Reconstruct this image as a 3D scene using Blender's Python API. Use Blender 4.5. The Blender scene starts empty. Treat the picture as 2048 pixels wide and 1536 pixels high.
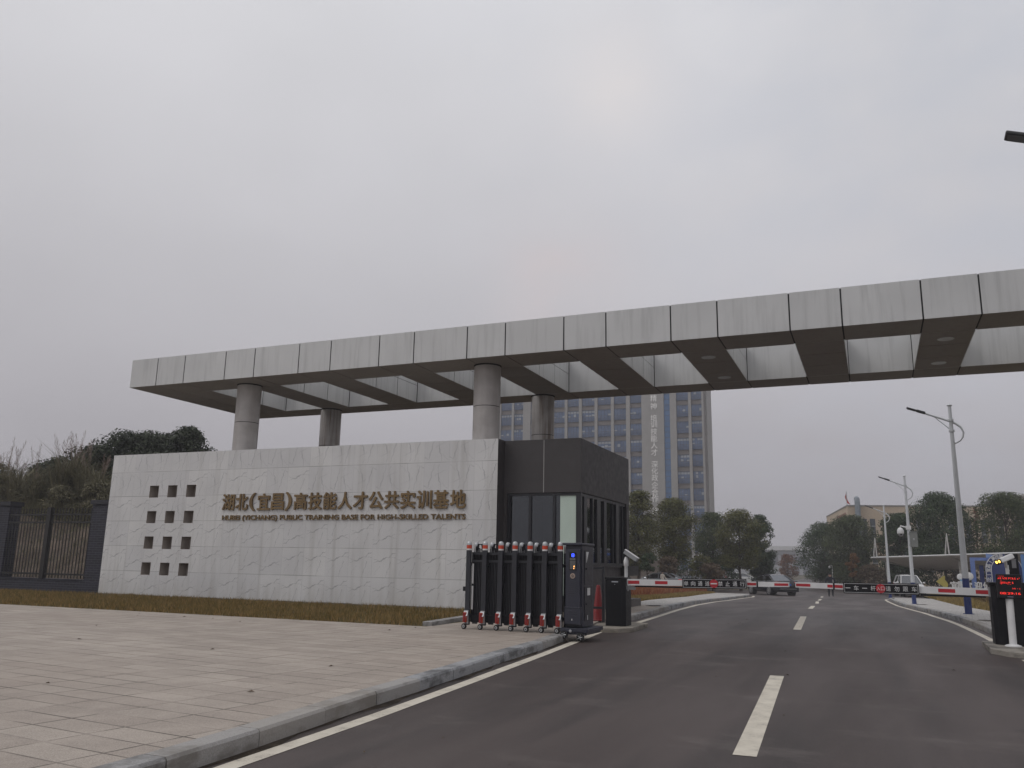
import bpy, bmesh, math, random
import numpy as np
from mathutils import Vector, Matrix, Euler

SC = bpy.context.scene
R = math.radians
random.seed(7)
RNG = np.random.default_rng(7)
SC.unit_settings.scale_length = 0.8333        # one scene unit is 0.83 m

# ------------------------------------------------------------------ camera
camd = bpy.data.cameras.new('camera')
cam = bpy.data.objects.new('camera', camd)
SC.collection.objects.link(cam)
PITCH, ROLL, YAW, FPX = R(12.18137), R(1.09124), R(-23.27993), 1669.484
fw = Vector((math.sin(YAW)*math.cos(PITCH), math.cos(YAW)*math.cos(PITCH), math.sin(PITCH)))
r0 = Vector((math.cos(YAW), -math.sin(YAW), 0)); u0 = r0.cross(fw)
rr = r0*math.cos(ROLL) + u0*math.sin(ROLL); uu = -r0*math.sin(ROLL) + u0*math.cos(ROLL)
M = Matrix((rr, uu, -fw)).transposed().to_4x4()
M.translation = Vector((0, 0, 1.6))
cam.matrix_world = M
camd.sensor_width = 36.0
camd.lens = 36.0*FPX/2048
camd.clip_start = 0.05
camd.clip_end = 4000
SC.camera = cam

# ------------------------------------------------------------------ sky, sun, exposure
SUN_EL, SUN_AZ = R(48), R(-125)               # azimuth from +Y, clockwise seen from above
W = bpy.data.worlds.new('World'); SC.world = W; W.use_nodes = True
nt = W.node_tree; nt.nodes.clear()
def wn(t, **k):
    n = nt.nodes.new(t)
    for a, b in k.items(): setattr(n, a, b)
    return n
wo = wn('ShaderNodeOutputWorld'); bg = wn('ShaderNodeBackground'); bg.inputs['Strength'].default_value = 0.1
sky = wn('ShaderNodeTexSky', sky_type='NISHITA'); sky.sun_disc = False
sky.sun_elevation = SUN_EL; sky.sun_rotation = SUN_AZ; sky.air_density = 1.2; sky.dust_density = 6.0; sky.ozone_density = 1.0
hs = wn('ShaderNodeHueSaturation'); hs.inputs['Saturation'].default_value = 0.12; hs.inputs['Value'].default_value = 0.85
nt.links.new(sky.outputs[0], hs.inputs['Color'])
tc = wn('ShaderNodeTexCoord'); sep = wn('ShaderNodeSeparateXYZ'); nt.links.new(tc.outputs['Generated'], sep.inputs[0])
cr = wn('ShaderNodeValToRGB'); nt.links.new(sep.outputs['Z'], cr.inputs[0])
el = cr.color_ramp.elements
el[0].position = 0.0; el[0].color = (.385, .370, .395, 1)
el[1].position = 1.0; el[1].color = (.86, .86, .89, 1)
for p, c in ((.14, (.430, .415, .445)), (.30, (.525, .515, .545)), (.48, (.635, .63, .66)), (.66, (.75, .75, .78))):
    e = el.new(p); e.color = (*c, 1)
mapn = wn('ShaderNodeMapping'); mapn.inputs['Scale'].default_value = (1.0, 1.0, 1.7); nt.links.new(tc.outputs['Generated'], mapn.inputs[0])
nz = wn('ShaderNodeTexNoise'); nz.inputs['Scale'].default_value = 1.6; nz.inputs['Detail'].default_value = 3.0; nz.inputs['Roughness'].default_value = .45
nt.links.new(mapn.outputs[0], nz.inputs['Vector'])
mr = wn('ShaderNodeMapRange'); mr.inputs['From Min'].default_value = .3; mr.inputs['From Max'].default_value = .7
mr.inputs['To Min'].default_value = 9.0; mr.inputs['To Max'].default_value = 11.1
nt.links.new(nz.outputs['Fac'], mr.inputs['Value'])
sc_ = wn('ShaderNodeVectorMath', operation='SCALE'); nt.links.new(cr.outputs['Color'], sc_.inputs[0]); nt.links.new(mr.outputs[0], sc_.inputs['Scale'])
mx = wn('ShaderNodeMix', data_type='RGBA'); mx.inputs['Factor'].default_value = .88
nt.links.new(hs.outputs[0], mx.inputs['A']); nt.links.new(sc_.outputs[0], mx.inputs['B'])
def lobe(d, power, amp, col, base):
    dt = wn('ShaderNodeVectorMath', operation='DOT_PRODUCT'); nt.links.new(tc.outputs['Generated'], dt.inputs[0]); dt.inputs[1].default_value = d
    cl = wn('ShaderNodeMath', operation='MAXIMUM'); nt.links.new(dt.outputs['Value'], cl.inputs[0]); cl.inputs[1].default_value = 0.0
    pw = wn('ShaderNodeMath', operation='POWER'); nt.links.new(cl.outputs[0], pw.inputs[0]); pw.inputs[1].default_value = power
    ml = wn('ShaderNodeMath', operation='MULTIPLY'); nt.links.new(pw.outputs[0], ml.inputs[0]); ml.inputs[1].default_value = amp
    n2 = wn('ShaderNodeTexNoise'); n2.inputs['Scale'].default_value = 9.0; n2.inputs['Detail'].default_value = 4.0; nt.links.new(mapn.outputs[0], n2.inputs['Vector'])
    r2 = wn('ShaderNodeMapRange'); r2.inputs['From Min'].default_value = .35; r2.inputs['From Max'].default_value = .65; r2.inputs['To Min'].default_value = .35; r2.inputs['To Max'].default_value = 1.6; nt.links.new(n2.outputs['Fac'], r2.inputs['Value'])
    m3 = wn('ShaderNodeMath', operation='MULTIPLY'); nt.links.new(ml.outputs[0], m3.inputs[0]); nt.links.new(r2.outputs[0], m3.inputs[1]); m3.use_clamp = True
    m2 = wn('ShaderNodeMix', data_type='RGBA'); nt.links.new(m3.outputs[0], m2.inputs['Factor']); nt.links.new(base, m2.inputs['A']); m2.inputs['B'].default_value = (*col, 1)
    return m2.outputs['Result']
res = lobe((.25, .84, .48), 7, .30, (4.7, 5.0, 5.7), mx.outputs['Result'])       # cooler cloud to the right
res = lobe((-.2383, .8144, .529), 420, .36, (7.5, 7.05, 6.95), res)                        # thin places where the sun warms the cloud
res = lobe((-.3202, .891, .3217), 380, .40, (6.1, 5.35, 5.4), res)
nt.links.new(res, bg.inputs['Color']); nt.links.new(bg.outputs[0], wo.inputs[0])
sund = bpy.data.lights.new('sun', 'SUN'); sund.energy = 0.55; sund.angle = R(25); sund.color = (1, .96, .92)
sun = bpy.data.objects.new('sun', sund); SC.collection.objects.link(sun)
sdir = Vector((math.sin(SUN_AZ)*math.cos(SUN_EL), math.cos(SUN_AZ)*math.cos(SUN_EL), math.sin(SUN_EL)))
sun.rotation_euler = sdir.to_track_quat('Z', 'Y').to_euler()
sun.location = sdir*80
SC.view_settings.view_transform = 'Standard'; SC.view_settings.look = 'None'
SC.view_settings.exposure = 0.10; SC.view_settings.gamma = 1.0; SC.view_settings.use_curve_mapping = False

# ------------------------------------------------------------------ helpers
class MB:
    """collects shapes into one mesh object"""
    def __init__(s): s.v = []; s.f = []; s.m = []
    def face(s, pts, m=0):
        b = len(s.v); s.v += [tuple(p) for p in pts]; s.f.append(tuple(range(b, b+len(pts)))); s.m.append(m); return s
    def box(s, x0, x1, y0, y1, z0, z1, m=0, T=None):
        b = len(s.v)
        P = [Vector((x, y, z)) for z in (z0, z1) for y in (y0, y1) for x in (x0, x1)]
        if T is not None: P = [T @ p for p in P]
        s.v += [tuple(p) for p in P]
        for q in ((0, 2, 3, 1), (4, 5, 7, 6), (0, 1, 5, 4), (2, 6, 7, 3), (0, 4, 6, 2), (1, 3, 7, 5)):
            s.f.append(tuple(b+i for i in q)); s.m.append(m)
        return s
    def extr(s, pts, vec, m=0, mside=None):
        n = len(pts); b = len(s.v); vec = Vector(vec)
        s.v += [tuple(p) for p in pts] + [tuple(Vector(p)+vec) for p in pts]
        s.f.append(tuple(b+i for i in reversed(range(n)))); s.m.append(m)
        s.f.append(tuple(b+n+i for i in range(n))); s.m.append(m)
        for i in range(n):
            j = (i+1) % n
            s.f.append((b+i, b+j, b+n+j, b+n+i)); s.m.append(m if mside is None else mside)
        return s
    def tube(s, pts, r, n=8, m=0, cap=True):
        pts = [Vector(p) for p in pts]; k = len(pts)
        rad = r if isinstance(r, (list, tuple)) else [r]*k
        b = len(s.v); prev = None
        for i, p in enumerate(pts):
            d = (pts[min(i+1, k-1)]-pts[max(i-1, 0)])
            d = d.normalized() if d.length > 1e-9 else Vector((0, 0, 1))
            if prev is None:
                a = Vector((1, 0, 0)) if abs(d.x) < .9 else Vector((0, 1, 0))
                u = (a-d*a.dot(d)).normalized()
            else:
                u = (prev-d*prev.dot(d)).normalized()
            prev = u; w = d.cross(u)
            for j in range(n):
                t = 2*math.pi*j/n
                s.v.append(tuple(p+(u*math.cos(t)+w*math.sin(t))*rad[i]))
        for i in range(k-1):
            for j in range(n):
                a = b+i*n+j; c = b+i*n+(j+1) % n
                s.f.append((a, c, c+n, a+n)); s.m.append(m)
        if cap:
            s.f.append(tuple(b+j for j in reversed(range(n)))); s.m.append(m)
            s.f.append(tuple(b+(k-1)*n+j for j in range(n))); s.m.append(m)
        return s
    def lathe(s, prof, c=(0, 0, 0), n=16, m=0, T=None):
        b = len(s.v); k = len(prof)
        for r, z in prof:
            for j in range(n):
                t = 2*math.pi*j/n
                p = Vector((r*math.cos(t), r*math.sin(t), z))
                if T is not None: p = T @ p
                s.v.append(tuple(p+Vector(c)))
        for i in range(k-1):
            for j in range(n):
                a = b+i*n+j; d = b+i*n+(j+1) % n
                s.f.append((a, d, d+n, a+n)); s.m.append(m)
        s.f.append(tuple(b+j for j in reversed(range(n)))); s.m.append(m)
        s.f.append(tuple(b+(k-1)*n+j for j in range(n))); s.m.append(m)
        return s
    def ball(s, c, r, n=12, m=0):
        r = r if isinstance(r, (tuple, list)) else (r, r, r)
        k = max(4, n//2)
        prof = [(max(1e-3, math.sin(math.pi*i/k)), -math.cos(math.pi*i/k)) for i in range(k+1)]
        T = Matrix.Diagonal((r[0], r[1], r[2]))
        return s.lathe(prof, c, n, m, T)
    def geo(s, v, f, m=0):
        b = len(s.v); s.v += [tuple(p) for p in v]
        for q in f: s.f.append(tuple(b+i for i in q)); s.m.append(m)
        return s
    def text(s, body, org, ux, uz, w=None, h=None, bold=.02, depth=.02, m=0, center=False):
        """lettering: org is its lower left corner, ux its reading direction, uz its upward direction (unit vectors)"""
        v, f = glyphs(body)
        ux = Vector(ux); uz = Vector(uz); n = ux.cross(uz)
        x0, y0 = v[:, 0].min(), v[:, 1].min(); ww, hh = np.ptp(v[:, 0]), np.ptp(v[:, 1])
        if w is None and h is None: h = 1
        e = max(h or 0, 0) or w; bx = bold*e
        sx = ((w-2*bx)/ww) if w else (h-2*bx)/hh; sy = ((h-2*bx)/hh) if h else sx
        org = Vector(org)
        if center: org = org - ux*(sx*ww/2) - uz*(sy*hh/2)
        else: org = org + ux*bx + uz*bx
        offs = [(0, 0)] if bold <= 0 else [(0, 0)]+[(bx*math.cos(k*math.pi/4), bx*math.sin(k*math.pi/4)) for k in range(8)]
        for i, (dx, dy) in enumerate(offs):       # heavier strokes: the same outline laid nine times, each a hair further out
            o2 = org+ux*dx+uz*dy+n*(i*depth*.012)
            s.geo([o2+ux*((p[0]-x0)*sx)+uz*((p[1]-y0)*sy)+n*(p[2]*depth) for p in v], f, m)
        return s
    def build(s, name, mats, parent=None, base=None, local=False, smooth=False, recalc=True, bevel=0, angle=40):
        me = bpy.data.meshes.new(name)
        off = Vector((0, 0, 0))
        if not local:
            if parent is not None: off = rootof(parent).location.copy()
            elif base is not None: off = Vector(base)
        V = [(x-off.x, y-off.y, z-off.z) for x, y, z in s.v]
        me.from_pydata(V, [], s.f)
        for mt in (mats if isinstance(mats, (list, tuple)) else [mats]): me.materials.append(mt)
        me.polygons.foreach_set('material_index', s.m)
        if recalc:
            b = bmesh.new(); b.from_mesh(me)
            bmesh.ops.recalc_face_normals(b, faces=b.faces); b.to_mesh(me); b.free()
        if smooth:
            me.polygons.foreach_set('use_smooth', [True]*len(me.polygons))
            me.set_sharp_from_angle(angle=R(angle))
        me.update()
        o = bpy.data.objects.new(name, me); SC.collection.objects.link(o)
        if parent is not None: o.parent = parent
        elif base is not None: o.location = Vector(base)
        if bevel:
            md = o.modifiers.new('bevel', 'BEVEL'); md.width = bevel; md.segments = 2; md.limit_method = 'ANGLE'; md.angle_limit = R(40)
        return o

_GL = {}
def glyphs(body):
    k = body
    if k in _GL: return _GL[k]
    cu = bpy.data.curves.new('lettering', 'FONT'); cu.body = body; cu.size = 1.0; cu.extrude = 0.5; cu.resolution_u = 3
    o = bpy.data.objects.new('lettering', cu); SC.collection.objects.link(o)
    dg = bpy.context.evaluated_depsgraph_get(); ev = o.evaluated_get(dg); me = ev.to_mesh()
    v = np.empty(len(me.vertices)*3); me.vertices.foreach_get('co', v); v = v.reshape(-1, 3)
    f = [tuple(p.vertices) for p in me.polygons]
    ev.to_mesh_clear(); bpy.data.objects.remove(o); bpy.data.curves.remove(cu)
    _GL[k] = (v, f); return _GL[k]

def rootof(o):
    while o.parent is not None: o = o.parent
    return o
def tag(o, label=None, cat=None, group=None, kind=None):
    if label: o['label'] = label
    if cat: o['category'] = cat
    if group: o['group'] = group
    if kind: o['kind'] = kind
    return o
def thing(name, label, cat, loc, rz=0.0, group=None):
    o = bpy.data.objects.new(name, None); SC.collection.objects.link(o)
    o.location = loc; o.rotation_euler = (0, 0, rz); o.empty_display_size = .2
    return tag(o, label, cat, group)
def dup(o, loc, rz, label, group=None):
    r = o.copy(); SC.collection.objects.link(r); r.location = loc; r.rotation_euler = (0, 0, rz); tag(r, label, None, group)
    for c in list(o.children):
        k = c.copy(); SC.collection.objects.link(k); k.parent = r
        for g in list(c.children):
            q = g.copy(); SC.collection.objects.link(q); q.parent = k
    return r

def gz(Y):                                    # the road falls gently away beyond the gate
    return float(np.interp(Y, [33, 40, 58.5, 80.8, 110], [0, -.09, -.48, -.74, -.9]))

# ------------------------------------------------------------------ materials
class Mat:
    """node helper"""
    def __init__(s, name):
        s.m = bpy.data.materials.new(name); s.m.use_nodes = True; s.t = s.m.node_tree
        s.b = s.t.nodes['Principled BSDF']; s.o = s.t.nodes['Material Output']
    def n(s, t, inp=None, **k):
        q = s.t.nodes.new(t)
        for a, b in k.items(): setattr(q, a, b)
        for a, b in (inp or {}).items():
            if hasattr(b, 'is_linked') or isinstance(b, bpy.types.NodeSocket): s.t.links.new(b, q.inputs[a])
            else: q.inputs[a].default_value = b
        return q
    def link(s, a, b): s.t.links.new(a, b)
    def pos(s, obj=False):
        return s.n('ShaderNodeTexCoord').outputs['Object'] if obj else s.n('ShaderNodeNewGeometry').outputs['Position']
    def noise(s, vec, scale, detail=4, rough=.5, dist=0):
        return s.n('ShaderNodeTexNoise', {'Vector': vec, 'Scale': scale, 'Detail': detail, 'Roughness': rough, 'Distortion': dist}).outputs['Fac']
    def ramp(s, fac, stops, interp='LINEAR'):
        q = s.n('ShaderNodeValToRGB'); q.color_ramp.interpolation = interp; s.link(fac, q.inputs[0]); e = q.color_ramp.elements
        while len(e) < len(stops): e.new(.5)
        for i, (p, c) in enumerate(stops):
            e[i].position = p; e[i].color = (*(c if isinstance(c, (tuple, list)) else (c, c, c)), 1)
        return q.outputs['Color']
    def mix(s, fac, a, b, blend='MIX'):
        q = s.n('ShaderNodeMix', data_type='RGBA', blend_type=blend)
        for nm, val in (('Factor', fac), ('A', a), ('B', b)):
            if isinstance(val, bpy.types.NodeSocket): s.link(val, q.inputs[nm])
            else: q.inputs[nm].default_value = val if nm == 'Factor' else (*val, 1) if len(val) == 3 else val
        return q.outputs['Result']
    def math(s, op, a, b=0.0, c=None):
        q = s.n('ShaderNodeMath', operation=op)
        for i, val in enumerate((a, b, c)):
            if val is None: continue
            if isinstance(val, bpy.types.NodeSocket): s.link(val, q.inputs[i])
            else: q.inputs[i].default_value = val
        return q.outputs[0]
    def scale(s, vec, sc, rot=(0, 0, 0), loc=(0, 0, 0)):
        q = s.n('ShaderNodeMapping', {'Vector': vec}); q.inputs['Scale'].default_value = sc; q.inputs['Rotation'].default_value = rot; q.inputs['Location'].default_value = loc
        return q.outputs[0]
    def col(s, c):
        if isinstance(c, bpy.types.NodeSocket): s.link(c, s.b.inputs['Base Color'])
        else: s.b.inputs['Base Color'].default_value = (*c, 1)
        return s
    def set(s, rough=None, metal=None, spec=None, **k):
        for nm, v in (('Roughness', rough), ('Metallic', metal), ('Specular IOR Level', spec)):
            if v is None: continue
            if isinstance(v, bpy.types.NodeSocket): s.link(v, s.b.inputs[nm])
            else: s.b.inputs[nm].default_value = v
        return s
    def bump(s, h, strength=.3, dist=.02):
        q = s.n('ShaderNodeBump', {'Height': h, 'Strength': strength, 'Distance': dist}); s.link(q.outputs[0], s.b.inputs['Normal']); return s

def paint(name, c, rough=.45, var=.12, scale=3.0, metal=0.0, obj=True, spec=.5):
    m = Mat(name); p = m.pos(obj); n = m.noise(p, scale, 5, .6)
    d = tuple(x*(1-var) for x in c); l = tuple(min(1, x*(1+var)) for x in c)
    m.col(m.ramp(n, [(.3, d), (.7, l)])).set(m.ramp(m.noise(p, scale*4, 3), [(.3, rough*.85), (.7, min(1, rough*1.15))]), metal, spec)
    return m.m
def glow(name, c, e):
    m = Mat(name); m.col(c); m.b.inputs['Emission Color'].default_value = (*c, 1); m.b.inputs['Emission Strength'].default_value = e; return m.m

def asphalt():
    m = Mat('asphalt'); p = m.pos()
    fine = m.noise(p, 48, 3, .85); mid = m.noise(p, 7, 5, .6); big = m.noise(m.scale(p, (.9, .16, 1), (0, 0, R(4))), .55, 4, .55)
    base = m.ramp(fine, [(.30, (.011, .0074, .0067)), (.50, (.038, .0270, .0245)), (.66, (.075, .056, .0505)), (.8, (.165, .133, .120))])
    base = m.mix(m.math('MULTIPLY', m.ramp(mid, [(.35, 0), (.75, 1)]), .4), base, (.060, .044, .0395))
    base = m.mix(m.math('MULTIPLY', m.ramp(big, [(.42, 0), (.60, 1)]), .6), base, (.073, .055, .050))
    dark = m.ramp(m.noise(m.scale(p, (1.4, .12, 1), (0, 0, R(3))), .8, 3), [(.50, 0), (.64, 1)])
    base = m.mix(m.math('MULTIPLY', dark, .55), base, (.0165, .0122, .0115))
    dust = m.ramp(m.noise(m.scale(p, (.5, .9, 1)), .9, 6, .7), [(.56, 0), (.72, 1)])
    base = m.mix(m.math('MULTIPLY', dust, .5), base, (.135, .115, .105))
    spot = m.n('ShaderNodeTexVoronoi', {'Vector': p, 'Scale': .55}).outputs['Distance']
    base = m.mix(m.ramp(spot, [(.03, .6), (.10, 0)]), base, (.012, .010, .010))
    m.col(base)
    m.set(m.ramp(big, [(.35, .62), (.7, .48)]), 0, .4).bump(m.math('ADD', fine, m.math('MULTIPLY', mid, .3)), .55, .012)
    return m.m
def line_paint():
    m = Mat('road_paint'); p = m.pos(); n = m.noise(p, 3.5, 6, .65); s = m.noise(p, 55, 2, .7)
    c = m.ramp(n, [(.3, (.45, .41, .34)), (.7, (.62, .575, .485))])
    w = m.ramp(m.math('ADD', m.math('MULTIPLY', s, .6), m.math('MULTIPLY', n, .5)), [(.40, 1), (.47, 0)])
    m.col(m.mix(m.math('MULTIPLY', w, .75), c, (.13, .12, .115))).set(.65).bump(s, .3, .006)
    return m.m
def pavers(name, w, h, rot, a, b, joint, tint=None, off=0.0):
    m = Mat(name); p = m.scale(m.pos(), (1, 1, 1), (0, 0, R(rot)))
    br = m.n('ShaderNodeTexBrick', {'Vector': p, 'Color1': (0, 0, 0, 1), 'Color2': (1, 1, 1, 1), 'Mortar': (.5, .5, .5, 1), 'Scale': 1.0, 'Mortar Size': .012, 'Mortar Smooth': .15, 'Bias': 0.0, 'Brick Width': w, 'Row Height': h})
    br.offset = off; br.squash = 1.0
    id_ = br.outputs['Color']; mort = br.outputs['Fac']
    gp = m.pos(); g = m.noise(gp, 110, 2, .8); st = m.noise(gp, .5, 5, .6); st2 = m.noise(gp, 2.3, 5, .65)
    c = m.ramp(id_, [(0, a), (1, b)])
    c = m.mix(m.ramp(g, [(.36, .55), (.5, 0)]), c, tuple(x*.45 for x in a))
    c = m.mix(m.ramp(g, [(.55, 0), (.68, .5)]), c, tuple(min(1, x*1.6) for x in b))
    c = m.mix(m.math('MULTIPLY', m.ramp(st, [(.38, 0), (.68, 1)]), .35), c, tuple(x*.66 for x in a))
    c = m.mix(m.math('MULTIPLY', m.ramp(st2, [(.45, 0), (.72, 1)]), .30), c, tuple(min(1, x*1.25) for x in b))
    if tint:
        c = m.mix(m.math('MULTIPLY', m.ramp(m.noise(gp, .23, 3), [(.5, 0), (.7, 1)]), .35), c, tint)
    c = m.mix(m.math('MULTIPLY', mort, m.ramp(m.noise(m.scale(gp, (.8, 2.5, 1)), 1.2, 3), [(.38, .15), (.6, 1)])), c, joint)
    m.col(c).set(.72, 0, .35)
    m.bump(m.math('SUBTRACT', m.math('MULTIPLY', g, .25), mort), .35, .01)
    return m.m
def granite(name, a, b):
    m = Mat(name); p = m.pos(); g = m.noise(p, 75, 3, .8); st = m.noise(m.scale(p, (1, 1, 2.5)), 1.7, 6, .65)
    c = m.ramp(g, [(.3, tuple(x*.55 for x in a)), (.5, a), (.72, b)])
    c = m.mix(m.ramp(st, [(.46, 0), (.60, .85)]), c, tuple(x*.25 for x in a))
    isl = m.n('ShaderNodeNewGeometry').outputs['Random Per Island']
    c = m.mix(m.math('MULTIPLY', m.ramp(isl, [(.3, 0), (.95, 1)]), .55), c, (b[0]*.80, b[1]*.70, b[2]*.58))
    m.col(c).set(.7).bump(g, .3, .008); return m.m
def marble():
    """white tiles with grey veins printed alike on every tile"""
    m = Mat('marble_tile'); p = m.pos(); TX, TZ, X0, Z0 = .96, .978, -26.61, .085
    sp = m.n('ShaderNodeSeparateXYZ', {'Vector': p})
    tx = m.math('DIVIDE', m.math('SUBTRACT', sp.outputs['X'], X0-TX*10), TX); tz = m.math('DIVIDE', m.math('SUBTRACT', sp.outputs['Z'], Z0), TZ)
    fx = m.math('FRACT', tx); fz = m.math('FRACT', tz); ix = m.math('FLOOR', tx); iz = m.math('FLOOR', tz)
    idv = m.n('ShaderNodeCombineXYZ', {'X': ix, 'Y': iz}).outputs[0]
    wn_ = m.n('ShaderNodeTexWhiteNoise', {'Vector': idv}, noise_dimensions='2D'); rnd = wn_.outputs['Value']
    flip = m.math('GREATER_THAN', rnd, .72)
    def mirror(f): return m.math('ADD', m.math('MULTIPLY', f, m.math('SUBTRACT', 1.0, flip)), m.math('MULTIPLY', m.math('SUBTRACT', 1.0, f), flip))
    gx, gzz = mirror(fx), mirror(fz)
    lv = m.n('ShaderNodeCombineXYZ', {'X': gx, 'Y': gzz}).outputs[0]
    wob = m.n('ShaderNodeTexNoise', {'Vector': lv, 'Scale': 4.2, 'Detail': 3.0, 'Roughness': .6}).outputs['Color']
    wv = m.n('ShaderNodeSeparateXYZ', {'Vector': wob})
    wx = m.math('ADD', gx, m.math('MULTIPLY', m.math('SUBTRACT', wv.outputs['X'], .5), .26)); wz = m.math('ADD', gzz, m.math('MULTIPLY', m.math('SUBTRACT', wv.outputs['Y'], .5), .26))
    def stroke(x0, z0, x1, z1, w, a):
        dx, dz = x1-x0, z1-z0; L = dx*dx+dz*dz
        px = m.math('SUBTRACT', wx, x0); pz = m.math('SUBTRACT', wz, z0)
        t = m.n('ShaderNodeClamp', {'Value': m.math('ADD', m.math('MULTIPLY', px, dx/L), m.math('MULTIPLY', pz, dz/L))}).outputs[0]
        ex_ = m.math('SUBTRACT', px, m.math('MULTIPLY', t, dx)); ez_ = m.math('SUBTRACT', pz, m.math('MULTIPLY', t, dz))
        d = m.math('SQRT', m.math('ADD', m.math('MULTIPLY', ex_, ex_), m.math('MULTIPLY', ez_, ez_)))
        taper = m.math('ADD', m.math('MULTIPLY', t, w*1.0), w*.5)
        return m.math('MULTIPLY', m.ramp(m.math('DIVIDE', d, taper), [(0, 1), (.35, .75), (1, 0)]), a)
    def group(ss):
        o = stroke(*ss[0])
        for q in ss[1:]: o = m.math('MAXIMUM', o, stroke(*q))
        return o
    shallow = group([(.05, .50, .58, .68, .016, 1.0), (.34, .56, .95, .84, .013, .85), (.58, .02, .80, .52, .013, .8), (.0, .68, .26, .60, .010, .6), (.12, .12, .34, .40, .010, .6), (.62, .74, 1.0, .70, .010, .5)])
    steep = group([(.30, 1.0, .44, .42, .014, .95), (.58, .10, .82, .82, .016, 1.0), (.08, .26, .56, .46, .012, .75), (.66, .95, 1.0, .80, .010, .6), (.44, .42, .40, .05, .010, .6), (.02, .90, .28, .72, .010, .5)])
    rowsel = m.math('GREATER_THAN', m.math('ADD', iz, m.math('MULTIPLY', m.math('SUBTRACT', rnd, .5), 1.6)), 3.4)
    v = m.math('ADD', m.math('MULTIPLY', steep, rowsel), m.math('MULTIPLY', shallow, m.math('SUBTRACT', 1.0, rowsel)))
    cloud = m.noise(p, .8, 4)
    c = m.ramp(cloud, [(.3, (.60, .595, .59)), (.7, (.70, .695, .688))])
    c = m.mix(m.math('MULTIPLY', rnd, .45), c, (.52, .52, .535))
    drip = m.noise(m.scale(p, (3.2, 1, .14)), 1.0, 5, .6)
    c = m.mix(m.math('MULTIPLY', m.ramp(drip, [(.52, 0), (.72, 1)]), .38), c, (.36, .345, .32))
    c = m.mix(m.math('MULTIPLY', m.math('MINIMUM', v, 1.0), .85), c, (.25, .25, .265))
    ex = m.math('MINIMUM', fx, m.math('SUBTRACT', 1.0, fx)); ez = m.math('MINIMUM', fz, m.math('SUBTRACT', 1.0, fz))
    jn = m.noise(p, .9, 2)
    jx = m.ramp(ex, [(0, .5), (.006, .25), (.011, 0)]); jz = m.ramp(ez, [(0, .9), (.008, .6), (.014, 0)])
    j = m.math('MULTIPLY', m.math('MAXIMUM', jx, jz), m.ramp(jn, [(.33, .25), (.66, 1)]))
    c = m.mix(m.math('MULTIPLY', j, .85), c, (.15, .145, .145))
    mh = m.noise(m.scale(p, (6, 1, .5)), 1.0, 4)
    damp = m.math('MULTIPLY', m.ramp(sp.outputs['Z'], [(.15, 1), (.9, 0)]), m.ramp(mh, [(.35, .15), (.7, .5)]))
    c = m.mix(damp, c, (.34, .31, .27))
    m.col(c).set(m.ramp(cloud, [(.3, .30), (.7, .42)]), 0, .4).bump(m.math('MULTIPLY', j, -1.0), .3, .01)
    return m.m
def panel_metal(name, c, streak=.25):
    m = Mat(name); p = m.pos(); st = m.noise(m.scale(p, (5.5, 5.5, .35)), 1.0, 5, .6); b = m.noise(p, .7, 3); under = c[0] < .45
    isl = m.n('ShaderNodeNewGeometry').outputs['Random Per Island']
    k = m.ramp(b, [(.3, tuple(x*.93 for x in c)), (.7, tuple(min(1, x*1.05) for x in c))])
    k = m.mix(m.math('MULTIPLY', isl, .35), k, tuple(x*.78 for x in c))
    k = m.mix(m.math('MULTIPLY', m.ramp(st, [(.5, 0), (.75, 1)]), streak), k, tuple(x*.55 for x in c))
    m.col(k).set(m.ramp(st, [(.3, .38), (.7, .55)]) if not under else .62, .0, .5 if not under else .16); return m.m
def column_skin(name, stain):
    m = Mat(name); p = m.pos(True); st = m.noise(m.scale(p, (4, 4, .22)), 1.0, 5, .62); b = m.noise(p, 2.5, 5)
    c = m.ramp(b, [(.3, (.37, .35, .34)), (.7, (.46, .44, .43))])
    c = m.mix(m.math('MULTIPLY', m.ramp(st, [(.44, 0), (.64, 1)]), stain), c, (.125, .085, .058))
    m.col(c).set(.55).bump(b, .08, .01); return m.m
def brick_dark():
    m = Mat('dark_blue_brick'); sp = m.n('ShaderNodeSeparateXYZ', {'Vector': m.pos()})
    q = m.n('ShaderNodeCombineXYZ', {'X': m.math('ADD', sp.outputs['X'], sp.outputs['Y']), 'Y': sp.outputs['Z']}).outputs[0]
    br = m.n('ShaderNodeTexBrick', {'Vector': q, 'Color1': (.010, .010, .019, 1), 'Color2': (.020, .020, .036, 1), 'Mortar': (.055, .056, .068, 1), 'Scale': 1.0, 'Mortar Size': .009, 'Mortar Smooth': .2, 'Brick Width': .36, 'Row Height': .098})
    n = m.noise(q, 5, 4)
    c = m.mix(m.ramp(n, [(.55, 0), (.8, .25)]), br.outputs['Color'], (.04, .04, .05))
    m.col(c).set(.7).bump(m.math('MULTIPLY', br.outputs['Fac'], -1.0), .4, .01); return m.m
def earth(name, stops, scale=1.2, rough=.9, bump=.5):
    m = Mat(name); p = m.pos(); a = m.noise(p, scale, 7, .65); b = m.noise(p, scale*14, 4, .7)
    c = m.ramp(a, stops); c = m.mix(m.ramp(b, [(.35, .6), (.6, 0)]), c, tuple(x*.5 for x in stops[0][1]))
    m.col(c).set(rough, 0, .2).bump(m.math('ADD', a, b), bump, .06); return m.m
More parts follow.
